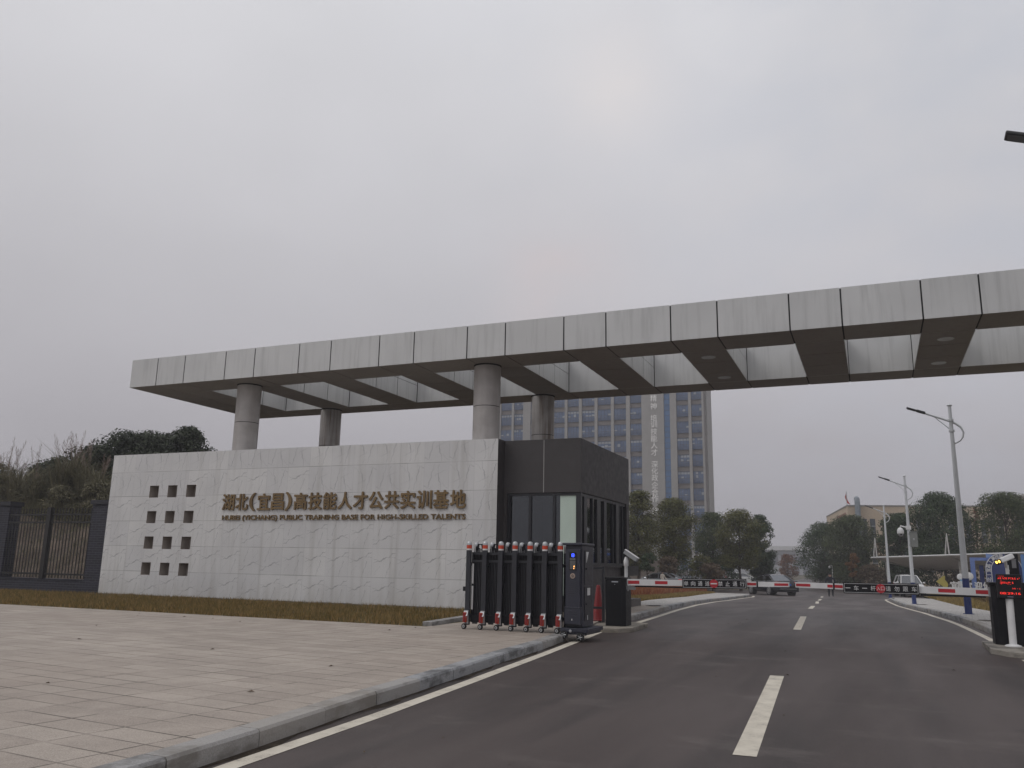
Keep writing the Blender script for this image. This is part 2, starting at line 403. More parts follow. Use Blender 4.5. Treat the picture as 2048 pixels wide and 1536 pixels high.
def leafy(name, stops, rough=.6, trans=.15):
    m = Mat(name); isl = m.n('ShaderNodeNewGeometry').outputs['Random Per Island']; n = m.noise(m.pos(), 1.1, 3)
    f = m.math('ADD', m.math('MULTIPLY', isl, .6), m.math('MULTIPLY', n, .4))
    c = m.ramp(f, stops); m.col(c).set(rough, 0, .25)
    tr = m.n('ShaderNodeBsdfTranslucent', {'Color': c}); ms = m.n('ShaderNodeMixShader', {0: trans})
    m.link(m.b.outputs[0], ms.inputs[1]); m.link(tr.outputs[0], ms.inputs[2]); m.link(ms.outputs[0], m.o.inputs[0]); return m.m
def glass(name, tint, tr=.5, rough=.03):
    m = Mat(name); m.col((.02, .022, .026)).set(rough, 0, .6)
    tp = m.n('ShaderNodeBsdfTransparent', {'Color': (*tint, 1)}); gl = m.n('ShaderNodeBsdfGlossy', {'Color': (.85, .88, .92, 1), 'Roughness': rough})
    fr = m.n('ShaderNodeFresnel', {'IOR': 1.5}); ms = m.n('ShaderNodeMixShader')
    m.link(m.math('ADD', m.math('MULTIPLY', fr.outputs[0], 1.5), .03 if tr > .3 else .09), ms.inputs[0])
    m.link(tp.outputs[0], ms.inputs[1]); m.link(gl.outputs[0], ms.inputs[2]); m.link(ms.outputs[0], m.o.inputs[0]); return m.m

ASPH = asphalt(); LINE = line_paint()
PAVE = pavers('granite_paving', .74, .37, 5.7, (.31, .265, .228), (.40, .35, .302), (.085, .070, .058), tint=(.29, .24, .20), off=.0)
PAVE2 = pavers('block_paving', .36, .18, 5.0, (.34, .325, .31), (.45, .435, .415), (.13, .12, .11), off=.5)
KERB = granite('kerb_granite', (.29, .295, .305), (.39, .395, .40)); CONC = granite('concrete', (.25, .23, .20), (.33, .31, .27))
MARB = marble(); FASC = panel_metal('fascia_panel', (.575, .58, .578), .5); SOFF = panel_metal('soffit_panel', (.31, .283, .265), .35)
GAP = paint('dark_gap', (.012, .012, .013), .8)
COLA = column_skin('column_clean', .12); COLB = column_skin('column_stained', .85)
BOOTH = paint('charcoal_render', (.046, .041, .042), .6, .1, 1.2); FRAME = paint('window_frame_metal', (.016, .017, .022), .4)
LIGHTTRIM = paint('pale_trim', (.30, .29, .28), .5)
BRICK = brick_dark(); IRON = paint('black_iron', (.010, .009, .009), .5)
GATE = paint('gate_anthracite', (.019, .0205, .027), .42, .15, 6); GATEB = paint('gate_black', (.006, .006, .009), .6, spec=.3)
CAB = paint('cabinet_slate', (.026, .028, .043), .38, .12, 5); SILV = paint('silver_metal', (.42, .43, .44), .35, .1, 8, .6); WHITE = paint('white_paint', (.66, .66, .66), .4, .08)
RED = paint('red_plastic', (.20, .012, .014), .35, .15, 8); REDT = paint('red_tape', (.42, .020, .030), .5, .12); ORNG = paint('red_orange_band', (.50, .055, .020), .45)
BLACKP = paint('black_plastic', (.006, .0065, .009), .45, spec=.35); TYRE = paint('rubber', (.012, .012, .012), .8); NAVY = paint('navy_paint', (.022, .042, .16), .5)
BRONZE = Mat('bronze_letter')
_p = BRONZE.pos(); BRONZE.col(BRONZE.ramp(BRONZE.noise(_p, 2.0, 3), [(.3, (.155, .100, .043)), (.7, (.215, .142, .063))])).set(.38, .3); BRONZE = BRONZE.m
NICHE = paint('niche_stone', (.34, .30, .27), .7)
POLE = paint('lamp_pole_grey', (.56, .58, .60), .42, .08, 2); HEADM = paint('lamp_head_dark', (.045, .047, .05), .4)
GLS = glass('booth_glass', (.55, .58, .61)); GLCAR = glass('car_glass', (.10, .11, .12), .25); BLIND = paint('pale_green_film', (.50, .60, .53), .5, .03); BLUE = paint('blue_chair', (.05, .17, .46), .5)
CARBLK = paint('car_paint_black', (.012, .014, .022), .14, .1, spec=.8); CARSIL = paint('car_paint_grey', (.20, .21, .22), .25); CARWHT = paint('car_paint_white', (.66, .66, .66), .25)
RIM = paint('alloy', (.45, .45, .46), .3, .1, 8, .7); TAIL = glow('tail_lamp_red', (.55, .015, .012), .22); PLATE = paint('blue_plate', (.03, .12, .42), .4)
LEDR = glow('led_red', (1, .035, .022), 1.0); LEDB = glow('led_blue', (.05, .10, 1.0), 2.2); AMBER = glow('amber_lamp', (1.0, .58, .10), 3.0); AMBER2 = glow('warm_reflection_glow', (1.0, .45, .12), 2.6)  # the last glow imitates a warm reflection in the cabinet screen
SKIN = paint('skin', (.42, .27, .20), .6); CLOTHD = paint('dark_uniform', (.012, .014, .020), .85); CLOTHB = paint('beige_coat', (.45, .38, .30), .85); HAIR = paint('hair', (.012, .010, .009), .7)
BARK = earth('bark', [(.3, (.045, .036, .030)), (.7, (.10, .085, .07))], 5)
GRASSM = leafy('dry_grass', [(.1, (.075, .058, .018)), (.35, (.135, .110, .040)), (.6, (.25, .165, .060)), (.8, (.34, .225, .095)), (1, (.48, .35, .18))], .8)
GRASSG = leafy('yellow_green_grass', [(.1, (.10, .078, .025)), (.5, (.25, .185, .070)), (.85, (.40, .29, .12)), (1, (.50, .40, .21))], .8)
REDPL = leafy('rust_plants', [(.1, (.14, .05, .03)), (.5, (.30, .11, .055)), (.8, (.38, .20, .095)), (1, (.48, .33, .18))], .8)
HILLG = leafy('hill_grass_leaf', [(.1, (.07, .066, .040)), (.5, (.155, .145, .090)), (.85, (.25, .225, .145)), (1, (.36, .31, .22))], .8)
PLUME = leafy('pampas_plume', [(.1, (.12, .085, .07)), (.6, (.25, .19, .16)), (1, (.38, .31, .28))], .9)
G_DARK = leafy('leaf_dark', [(.1, (.013, .024, .011)), (.5, (.038, .066, .027)), (.85, (.082, .118, .050)), (1, (.13, .165, .078))])
G_OLIVE = leafy('leaf_olive', [(.1, (.030, .034, .011)), (.5, (.088, .094, .029)), (.85, (.175, .168, .052)), (1, (.26, .235, .085))])
G_MID = leafy('leaf_mid_green', [(.1, (.018, .027, .011)), (.5, (.052, .074, .027)), (.85, (.11, .13, .05)), (1, (.18, .19, .08))])
G_HILL = leafy('leaf_hill', [(.1, (.014, .020, .012)), (.5, (.040, .052, .030)), (.85, (.078, .092, .055)), (1, (.12, .135, .085))])
G_RUST = leafy('leaf_rust', [(.1, (.07, .03, .018)), (.5, (.16, .075, .04)), (.85, (.24, .12, .06)), (1, (.30, .17, .09))])
G_ORNG = leafy('leaf_orange', [(.1, (.09, .045, .018)), (.5, (.19, .10, .042)), (1, (.28, .17, .075))])
G_BROWN = leafy('leaf_brown', [(.1, (.05, .036, .022)), (.5, (.12, .085, .05)), (1, (.23, .17, .11))])

# ------------------------------------------------------------------ ground, road, paving
def sheet(name, mat, left, right, ys, dz, label, cat, kind='structure', nx=1, thick=None):
    """ribbon between two edge functions x(Y) following the fall of the ground; thick adds a skirt"""
    b = MB(); rows = []
    for y in ys:
        x0, x1 = left(y), right(y); z = gz(y)+dz
        rows.append([(x0+(x1-x0)*i/nx, y, z) for i in range(nx+1)])
    for a, c in zip(rows, rows[1:]):
        for i in range(nx):
            b.face([a[i], a[i+1], c[i+1], c[i]])
            if thick: b.face([(p[0], p[1], p[2]-thick) for p in (a[i], c[i], c[i+1], a[i+1])])
    if thick:
        def dn(p): return (p[0], p[1], p[2]-thick)
        for a, c in zip(rows, rows[1:]):
            b.face([a[0], c[0], dn(c[0]), dn(a[0])]); b.face([a[-1], dn(a[-1]), dn(c[-1]), c[-1]])
        for rw in (rows[0], rows[-1]):
            for i in range(nx): b.face([rw[i], dn(rw[i]), dn(rw[i+1]), rw[i+1]])
    o = b.build(name, mat, recalc=bool(thick)); tag(o, label, cat, kind=kind); return o
YG = [-60, -20, 0, 20, 33, 36, 40, 45, 50, 54, 58.5, 63, 68, 74, 80.8, 88, 96, 103, 110, 160, 300, 880]
GROUND = earth('dull_ground', [(.3, (.06, .052, .032)), (.5, (.10, .085, .05)), (.7, (.13, .115, .07))], .4)
LAWN = earth('lawn_soil', [(.3, (.075, .062, .026)), (.5, (.14, .11, .046)), (.7, (.20, .155, .07))], .9)
sheet('ground', GROUND, lambda y: -600, lambda y: 600, YG, -.16, 'dull brown green ground reaching to the far trees', 'ground')
LK = lambda y: float(np.interp(y, [-20, 0, 4.8, 6.85, 8.3, 10, 11.5, 13.2, 15.8, 17.75, 23.4, 25.3, 28.5, 33, 40, 50, 60, 72, 78], [-4.6, -4.72, -4.90, -5.10, -5.30, -5.44, -5.60, -5.79, -6.02, -6.28, -6.74, -6.86, -7.08, -7.42, -8.05, -8.95, -9.5, -9.6, -10.4]))
RK = lambda y: float(np.interp(y, [-20, 12, 19, 25, 30, 36, 41, 48, 60, 70, 78, 84], [2.95, 2.9, 2.85, 2.78, 2.62, 2.25, 2.05, 1.75, 1.35, 1.0, .85, 1.6]))
RY = [-25, -8, 0, 4, 8, 12, 16, 20, 24, 28, 33, 36, 40, 45, 50, 54, 58.5, 63, 68, 74, 80.8, 88, 96, 103, 110, 150, 220, 330]
sheet('road', ASPH, lambda y: -60 if 78.5 < y < 104 else (LK(y)-.3 if y < 80 else -14-(y-104)*.035), lambda y: 60 if 82 < y < 104 else (RK(y)+(7 if y < 40 else .3) if y < 83 else -2-(y-104)*.035), RY[:19]+[74, 78.4, 78.6, 80.8, 82.1, 88, 96, 103.9, 104.1, 110, 150, 220, 330], 0.0, 'dark purplish asphalt road leading under the gate canopy', 'road')

def strip(b, pts, w, dz=.004, side=1):
    P = [Vector((p[0], p[1], 0)) for p in pts]
    L, Q = [], []
    for i, p in enumerate(P):
        d = (P[min(i+1, len(P)-1)]-P[max(i-1, 0)]).normalized(); n = Vector((-d.y, d.x, 0))
        L.append((p.x, p.y, gz(p.y)+dz)); q = p+n*w*side; Q.append((q.x, q.y, gz(q.y)+dz))
    for i in range(len(P)-1): b.face([L[i], L[i+1], Q[i+1], Q[i]])
b = MB(); strip(b, [(-4.15, 0), (-4.42, 3), (-4.70, 5.69), (-4.89, 8.14), (-5.17, 10.89), (-5.61, 14.95), (-5.98, 18.1), (-6.36, 21.06)], .175)
tag(b.build('road_marking', LINE, recalc=False), 'solid white edge line along the near kerb', 'road marking', kind='structure')
b = MB(); strip(b, [(LK(y)+.42, y) for y in np.linspace(23.6, 76.5, 30)], .18)
tag(b.build('road_marking', LINE, recalc=False), 'solid white edge line beyond the charcoal booth', 'road marking', kind='structure')
b = MB(); strip(b, [(2.62, 8), (2.64, 14), (2.60, 19.1)], .17); strip(b, [(RK(y)-.22, y) for y in np.linspace(22.6, 81, 30)], .17)
tag(b.build('road_marking', LINE, recalc=False), 'solid white edge line under the right hand kerb', 'road marking', kind='structure')
CL = lambda y: float(np.interp(y, [0, 8, 14, 25, 32, 41, 48, 57, 63, 71, 83], [-.7, -1.16, -1.50, -2.09, -2.44, -2.83, -3.16, -3.52, -3.86, -4.11, -4.65]))
for y0, y1 in ((8.0, 14.0), (24.8, 31.9), (41.2, 48.2), (57.4, 63.4), (66.8, 71.6), (79.3, 83.6)):
    b = MB(); strip(b, [(CL(y)+.10, y) for y in np.linspace(y0, y1, 6)], .205)
    tag(b.build('road_marking', LINE, recalc=False), 'white centre dash in the broken line on the asphalt', 'road marking', 'white centre dashes', 'structure')

b = MB(); gy = np.linspace(.5, 17.7, 60); gw = [.07+.05*math.sin(y*2.3)+.04*math.sin(y*5.1+1) for y in gy]
for i in range(len(gy)-1): b.face([(LK(gy[i])-.02, gy[i], .003), (LK(gy[i])+gw[i], gy[i], .003), (LK(gy[i+1])+gw[i+1], gy[i+1], .003), (LK(gy[i+1])-.02, gy[i+1], .003)])
tag(b.build('dirt', earth('gutter_dirt', [(.3, (.022, .017, .013)), (.5, (.05, .038, .028)), (.7, (.10, .078, .055))], 3.0), recalc=False), 'dark grit gathered in the gutter under the near kerb', 'dirt', kind='stuff')
# plaza, kept clear of the kerb stones
PY = [-20, -5, 0, 2.5, 4.8, 6.85, 8.3, 10, 11.5, 13.2, 15.8, 17.75]
sheet('plaza', PAVE, lambda y: -75, lambda y: LK(y)-.235, PY, .15, 'pinkish grey granite paving of the forecourt', 'paving', thick=.3)
b = MB()
b.extr([(-9.72, 17.75, -.15), (-6.62, 17.75, -.15), (-6.62, 20.5, -.15), (-6.97, 22.4, -.15), (-6.97, 23.38, -.15)]+[(LK(q)-.205, q, -.15) for q in (23.5, 25.3, 28.5, 31, 33)]+[(-9.72, 33.0, -.15)], (0, 0, .296))
for (x0, y0), (x1, y1) in (((-6.17, 17.76), (-6.30, 18.85)), ((-6.30, 18.85), (-6.48, 20.4))):
    b.face([(-6.615, y0, .145), (x0, y0, .004), (x1, y1, .004), (-6.615, y1, .145)])
b.face([(-6.615, 17.76, .145), (-6.615, 17.76, -.1), (-6.17, 17.76, -.1), (-6.17, 17.76, .004)])
tag(b.build('paving', PAVE), 'paved apron under the sliding gate and the booth', 'paving', kind='structure')
def kerbs(edge, ys, w, top, label, ramp_end=False):
    b = MB(); y = ys[0]
    while y < ys[1]-.3:
        y2 = min(y+1.18, ys[1]); g = .006
        P = []
        for q in (y+g, y2-g):
            x = edge(q); z = gz(q)
            P.append((x, q, z))
        s = 1 if w > 0 else -1; j = random.uniform(-.006, .006)
        a, c = P
        sec = lambda p: [(p[0]+j, p[1], p[2]-.12), (p[0]+j, p[1], p[2]+top-.025), (p[0]-s*.022+j, p[1], p[2]+top), (p[0]-w+j, p[1], p[2]+top), (p[0]-w+j, p[1], p[2]-.12)]
        A, C = sec(a), sec(c); k = len(b.v); b.v += A+C
        for i in range(5):
            i2 = (i+1) % 5; b.f.append((k+i, k+i2, k+5+i2, k+5+i)); b.m.append(0)
        b.f.append((k+4, k+3, k+2, k+1, k)); b.m.append(0); b.f.append((k+5, k+6, k+7, k+8, k+9)); b.m.append(0)
        y = y2
    tag(b.build('kerb', KERB), label, 'kerb', kind='structure')
kerbs(LK, (0.4, 17.75), .235, .152, 'scuffed grey granite kerb in front of the forecourt')
kerbs(LK, (23.4, 77.5), .2, .16, 'granite kerb bending away beyond the charcoal booth')
kerbs(RK, (22.4, 82), -.2, .16, 'granite kerb along the right hand pavement')
kerbs(lambda y: 3.12, (-6, 19.3), -.2, .16, 'granite kerb of the pavement before the right barrier')
sheet('pavement', PAVE2, lambda y: 3.33, lambda y: 10.4, [-8, 4, 12, 19.35], .15, 'block pavement before the right barrier', 'pavement', thick=.3)
LP = lambda y: float(np.interp(y, [23, 33, 35.5, 43, 55, 65.5, 78], [-9.3, -9.4, -9.5, -10.4, -11.6, -12.5, -13.2]))
sheet('pavement', PAVE2, LP, lambda y: LK(y)-.2, [33.0, 36, 40, 45, 50, 54, 58.5, 63, 68, 74, 77.4], .15, 'grey block pavement beyond the booth', 'pavement', thick=.3)
b = MB(); b.box(-8.5, LK(28)-.18, 23.4, 32.99, -.1, .15)
RPB = lambda y: float(np.interp(y, [22, 30, 41.5, 52, 63.5, 94], [4.4, 4.42, 4.45, 4.4, 4.35, 4.0]))
sheet('pavement', PAVE2, lambda y: RK(y)+.2, RPB, [22.4, 26, 30, 33, 36, 40, 45, 50, 54, 58.5, 63, 68, 74, 80.8], .15, 'pale block pavement under the street lamps', 'pavement', thick=.3)
# lawns
def lawn_h(x, y):
    g = gz(y)+.15
    t = min(max((x-RPB(y))/3.2, 0), 1)*min(max((y-45)/40, 0), 1); t = t*t*(3-2*t)
    return g+(max(.12, g)-g)*t
b = MB(); ys = [20, 26, 30, 33, 36, 40, 45, 50, 55, 60, 65, 70, 75, 80, 84, 90, 96]; ts = [0, .03, .07, .12, .2, .4, 1]
rows = [[(RPB(y)+t*26, y, lawn_h(RPB(y)+t*26, y)-.01) for t in ts] for y in ys]
for a, c in zip(rows, rows[1:]):
    for i in range(len(ts)-1): b.face([a[i], a[i+1], c[i+1], c[i]])
tag(b.build('lawn', LAWN, recalc=False), 'yellow brown lawn rising beside the right hand pavement', 'lawn', kind='structure')
sheet('lawn', LAWN, lambda y: -60, LP, [33, 36, 40, 45, 50, 54, 58.5, 63, 68, 74, 78], .14, 'yellow brown verge beyond the booth', 'lawn', thick=.3)
b = MB(); b.box(-80, -9.72, 17.75, 26.6, -.2, .135)
tag(b.build('verge', LAWN), 'brown soil strip along the foot of the marble wall', 'verge', kind='structure')
b = MB()
b.extr([(-9.95, 18.05, 0), (-9.68, 18.0, 0), (-10.05, 21.2, 0), (-10.3, 21.2, 0)], (0, 0, .235))
tag(b.build('kerb', KERB), 'pale kerb end where the dry grass meets the gate', 'kerb', kind='structure')
b = MB()
for i in range(26):
    x0 = -28.6+i*.66; b.box(x0, x0+.63+random.uniform(-.02, 0), 24.35+random.uniform(-.05, .05), 25.28, .1, .158+random.uniform(-.008, .012), 0, None)
tag(b.build('path', granite('mossy_slab', (.085, .08, .06), (.17, .165, .13))), 'mossy stone slabs along the marble wall', 'path', kind='structure')

def blades(name, mat, n, sample, hmin, hmax, wid, zf, lean=.35, label=None, cat='grass', kind='stuff', seed=1):
    rg = np.random.default_rng(seed); X, Y = sample(rg, n); n = len(X)
    Z = np.array([zf(a, c) for a, c in zip(X, Y)])
    h = rg.uniform(hmin, hmax, n); th = rg.uniform(0, 2*np.pi, n); dl = rg.uniform(0, 2*np.pi, n); l = rg.uniform(0, lean, n)*h
    v = np.empty((n, 3, 3)); cx, sx = np.cos(th)*wid/2, np.sin(th)*wid/2
    v[:, 0] = np.stack([X-cx, Y-sx, Z-.01], 1); v[:, 1] = np.stack([X+cx, Y+sx, Z-.01], 1)
    v[:, 2] = np.stack([X+np.cos(dl)*l, Y+np.sin(dl)*l, Z+h], 1)
    me = bpy.data.meshes.new(name); me.from_pydata(v.reshape(-1, 3).tolist(), [], np.arange(n*3).reshape(-1, 3).tolist()); me.materials.append(mat)
    o = bpy.data.objects.new(name, me); SC.collection.objects.link(o); return tag(o, label, cat, kind=kind)
def uni(x0, x1, y0, y1, patch=0):
    def f(rg, n):
        X, Y = rg.uniform(x0, x1, n), rg.uniform(y0, y1, n)
        if patch:
            k = np.sin(X*1.3+np.sin(Y*2.1)*1.5)*np.sin(Y*1.7+np.sin(X*.9)*2)
            q = rg.uniform(-1, 1, n) < k+patch; X, Y = X[q], Y[q]
        return X, Y
    return f
blades('grass', GRASSM, 70000, uni(-40, -9.95, 17.85, 24.6, .75), .05, .16, .022, lambda x, y: .14, .8, 'short dry brown grass along the marble wall', seed=2)
def vs(rg, n):
    Y = rg.uniform(33.2, 77, n); d = rg.exponential(1.4, n); return np.array([LP(a) for a in Y])-.05-d, Y
blades('grass', GRASSG, 26000, vs, .06, .20, .045, lambda x, y: gz(y)+.14, .6, 'yellow green grass beyond the booth', seed=3)
def vr(rg, n):
    Y = rg.uniform(36, 84, n); return np.array([LP(a) for a in Y])-1.9-rg.uniform(0, 1, n)**1.3*9, Y
blades('red_ground_cover', REDPL, 34000, vr, .25, .72, .06, lambda x, y: gz(y)+.14, .5, 'rust red plant bed behind the verge grass', 'ground cover', seed=4)
def vq(rg, n):
    Y = rg.uniform(24, 86, n); return np.array([RPB(a) for a in Y])+rg.exponential(3.0, n), Y
blades('grass', GRASSG, 26000, vq, .06, .2, .04, lambda x, y: lawn_h(x, y), .6, 'short yellowing grass beside the right hand pavement', seed=5)
def vq2(rg, n):
    Y = rg.uniform(56, 80, n); return np.array([RPB(a) for a in Y])+2.0+rg.uniform(0, 5, n), Y
blades('low_ground_cover', leafy('low_shrub', [(.1, (.05, .04, .018)), (.5, (.12, .08, .035)), (1, (.22, .13, .06))]), 9000, vq2, .12, .42, .06, lambda x, y: lawn_h(x, y), .5, 'low brownish shrubs on the right hand lawn', 'ground cover', seed=6)
# fallen leaves and litter on the forecourt
b = MB()
for i in range(34):
    x, y = random.uniform(-26, -5.3), random.uniform(4.5, 17.6)
    if x > LK(y)-.3: continue
    a = random.uniform(0, 6.28); s = random.uniform(.02, .05); z = .156
    b.face([(x+s*math.cos(a), y+s*math.sin(a), z), (x+s*.5*math.cos(a+1.6), y+s*.5*math.sin(a+1.6), z+.012), (x-s*math.cos(a), y-s*math.sin(a), z+.004), (x+s*.5*math.cos(a-1.6), y+s*.5*math.sin(a-1.6), z+.018)])
for i in range(40):
    x, y = random.uniform(-4.4, 2.3), random.uniform(6, 30)
    a = random.uniform(0, 6.28); s = random.uniform(.015, .035); z = .008
    b.face([(x+s*math.cos(a), y+s*math.sin(a), z), (x+s*.5*math.cos(a+1.6), y+s*.5*math.sin(a+1.6), z+.012), (x-s*math.cos(a), y-s*math.sin(a), z), (x+s*.5*math.cos(a-1.6), y+s*.5*math.sin(a-1.6), z+.012)])
tag(b.build('fallen_leaves', paint('dead_leaf', (.07, .045, .025), .8, .4, 1.0, obj=False), recalc=False), 'scattered dead leaves on paving and road', 'leaves', kind='stuff')

def manhole(x, y, label, grp='manhole covers'):
    z = gz(y)+.152; t = thing('manhole_cover', label, 'manhole cover', (x, y, z), .3, grp)
    b = MB(); b.lathe([(.34, -.01), (.34, .010), (.30, .012)], n=24); b.build('rim', CONC, t, local=True)
    b = MB(); b.lathe([(.29, -.01), (.29, .014)], n=24)
    for i in range(-2, 3): b.box(-.22, .22, i*.09-.015, i*.09+.015, .012, .020)
    b.build('lid', paint('cast_iron', (.05, .047, .045), .6), t, local=True)
manhole(-7.85, 32.4, 'round iron manhole cover in the pavement beside the booth')
manhole(3.15, 30.7, 'round iron manhole cover in the pavement nearest the right barrier')
manhole(2.35, 55.9, 'small round manhole cover at the foot of the lamp carrying the dome camera')

# ------------------------------------------------------------------ gate canopy
CY0, CY1, CZ0, CZ1 = 24.687, 32.54, 8.40, 9.552
JX = [-27.75, -26.32, -24.88]
while JX[-1] < 20: JX += [JX[-1]+2.075, JX[-1]+2.075+1.42]
JX += [JX[-1]+1.44]
can = thing('gate_canopy', 'long pale metal canopy of open beams spanning the road on round columns', 'canopy', (-27.75, CY0, 0))
G2 = .022; TH = .02
def beam(name, x0, x1, y0, y1, faces, xs, ys, zs=(CZ0, CZ1)):
    """dark core with separate cladding panels; faces tells which sides carry panels"""
    b = MB(); e = TH
    b.box(x0+e, x1-e, y0+e, y1-e, zs[0]+e, zs[1]-e, 1)
    xs = [x for x in xs if x0-1e-6 <= x <= x1+1e-6]; ys = [y for y in ys if y0-1e-6 <= y <= y1+1e-6]
    zz = [zs[0], zs[1]]
    for i in range(len(xs)-1):
        a, c = xs[i]+G2, xs[i+1]-G2
        if 'f' in faces: b.box(a, c, y0, y0+e-.002, zs[0]+.003, zs[1], 0)
        if 'b' in faces: b.box(a, c, y1-e+.002, y1, zs[0]+.003, zs[1], 0)
        for k in range(len(ys)-1):
            f, h = ys[k]+G2, ys[k+1]-G2
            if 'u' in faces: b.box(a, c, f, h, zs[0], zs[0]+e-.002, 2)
            if 't' in faces: b.box(a, c, f, h, zs[1]-e+.002, zs[1], 0)
    for k in range(len(ys)-1):
        f, h = ys[k]+G2, ys[k+1]-G2
        for q0, q1 in ((zs[0]+.003, zs[0]+.74), (zs[0]+.76, zs[1])):
            if 'l' in faces: b.box(x0, x0+e-.002, f, h, q0, q1, 0)
            if 'r' in faces: b.box(x1-e+.002, x1, f, h, q0, q1, 0)
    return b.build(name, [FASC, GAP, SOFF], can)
YI0, YI1 = 26.31, 31.13
YS = [YI0, 27.84, 29.48, YI1]
beam('front_beam', JX[0], JX[-1], CY0, YI0, 'fbutl', JX, [CY0, YI0])
beam('back_beam', JX[0], JX[-1], YI1, CY1, 'fbutl', JX, [YI1, CY1], (CZ0, 9.80))
beam('end_beam', JX[0], JX[2], YI0+.003, YI1-.003, 'lrut', JX[:3], [YI0+.003]+YS[1:3]+[YI1-.003])
cross = []
for i in range(3, len(JX)-1, 2):
    if i+1 < len(JX): beam('cross_beam', JX[i], JX[i+1], YI0+.003, YI1-.003, 'lrut', [JX[i], JX[i+1]], [YI0+.003]+YS[1:3]+[YI1-.003], (CZ0, 9.70)); cross.append((JX[i]+JX[i+1])/2)
for x in cross[5:]:
    if cross.index(x) % 2:
        for y in (27.1, 30.3):
            b = MB(); b.lathe([(.23, CZ0-.012), (.23, CZ0+.002), (.19, CZ0+.002)], (x, y, 0), 20, 0); b.lathe([(.185, CZ0-.006), (.185, CZ0-.002)], (x, y, 0), 20, 1)
            b.build('downlight', [SILV, GAP], can)
def canopy_column(x, y, mat, z0, joint):
    b = MB(); r = .47
    b.lathe([(r, z0), (r, joint-.012)], (x, y, 0), 40, 0); b.lathe([(r-.012, joint-.012), (r-.012, joint+.012)], (x, y, 0), 40, 1)
    b.lathe([(r, joint+.012), (r, CZ0-.05)], (x, y, 0), 40, 0); b.lathe([(r-.03, CZ0-.05), (r-.03, CZ0)], (x, y, 0), 40, 1)
    b.lathe([(r+.02, CZ0-.02), (r+.02, CZ0-.002)], (x, y, 0), 40, 1)
    return b.build('column', [mat, GAP], can, smooth=True)
canopy_column(-22.58, 25.93, COLA, 5.71, 6.86); canopy_column(-12.10, 25.93, COLA, 5.71, 6.92)
canopy_column(-22.62, 31.56, COLB, .1, 6.70); canopy_column(-12.17, 31.56, COLB, .1, 6.75)
canopy_column(8.8, 25.93, COLA, .1, 6.9); canopy_column(8.8, 31.56, COLB, .1, 6.7)

# ------------------------------------------------------------------ marble sign wall
WX0, WX1, WY0, WY1, WZ1 = -28.83, -11.35, 25.305, 26.42, 5.71
wall = thing('sign_wall', 'white veined marble wall carrying bronze lettering and twelve square niches', 'wall', (WX0, WY0, .1))
nx = [(-26.66, -26.18), (-25.70, -25.22), (-24.74, -24.26)]; nz_ = [(.925, 1.405), (1.93, 2.41), (2.93, 3.405), (3.94, 4.415)]
b = MB(); xs = sorted([WX0, WX1]+[v for p in nx for v in p]); zs = sorted([.1, WZ1]+[v for p in nz_ for v in p])
for i in range(len(xs)-1):
    for k in range(len(zs)-1):
        if any(abs(p[0]-xs[i]) < 1e-6 for p in nx) and any(abs(p[0]-zs[k]) < 1e-6 for p in nz_): continue
        b.face([(xs[i], WY0, zs[k]), (xs[i+1], WY0, zs[k]), (xs[i+1], WY0, zs[k+1]), (xs[i], WY0, zs[k+1])])
ND = .42
for x0, x1 in nx:
    for z0, z1 in nz_:
        y0, y1 = WY0, WY0+ND
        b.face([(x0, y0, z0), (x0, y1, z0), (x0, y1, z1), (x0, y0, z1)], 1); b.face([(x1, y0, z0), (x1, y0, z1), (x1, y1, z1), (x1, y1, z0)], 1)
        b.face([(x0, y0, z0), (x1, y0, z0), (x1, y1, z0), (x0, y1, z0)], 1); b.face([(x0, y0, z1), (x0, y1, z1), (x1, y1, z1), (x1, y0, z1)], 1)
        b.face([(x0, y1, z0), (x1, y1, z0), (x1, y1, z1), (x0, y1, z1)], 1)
b.face([(WX0, WY0, .1), (WX0, WY0, WZ1), (WX0, WY1, WZ1), (WX0, WY1, .1)]); b.face([(WX1, WY0, .1), (WX1, WY1, .1), (WX1, WY1, WZ1), (WX1, WY0, WZ1)], 2)
b.face([(WX0, WY0, WZ1), (WX1, WY0, WZ1), (WX1, WY1, WZ1), (WX0, WY1, WZ1)]); b.face([(WX0, WY1, .1), (WX0, WY1, WZ1), (WX1, WY1, WZ1), (WX1, WY1, .1)])
b.build('wall_body', [MARB, NICHE, BOOTH], wall, recalc=False)
b = MB(); UX, UZ = (1, 0, 0), (0, 0, 1)
zh = '湖北(宜昌)高技能人才公共实训基地'; x = -22.84; P = .672
for ch in zh:
    w = .30 if ch in '()' else P-.06
    hh = .68 if ch in '()' else .62
    b.text(ch, (x, WY0-.035, 3.40-(.03 if ch in '()' else 0)), UX, UZ, w, hh, .024, .05)
    x += .40 if ch in '()' else P
sc_x = (-12.47+22.84)/(x-.06+22.84)
for i, (vx, vy, vz) in enumerate(b.v): b.v[i] = (-22.84+(vx+22.84)*sc_x, vy, vz)
b.build('chinese_lettering', BRONZE, wall)
b = MB(); b.text('HUBEI (YICHANG) PUBLIC TRAINING BASE FOR HIGH-SKILLED TALENTS', (-22.79, WY0-.03, 2.985), UX, UZ, 10.32, .235, .018, .04)
b.build('english_lettering', BRONZE, wall)

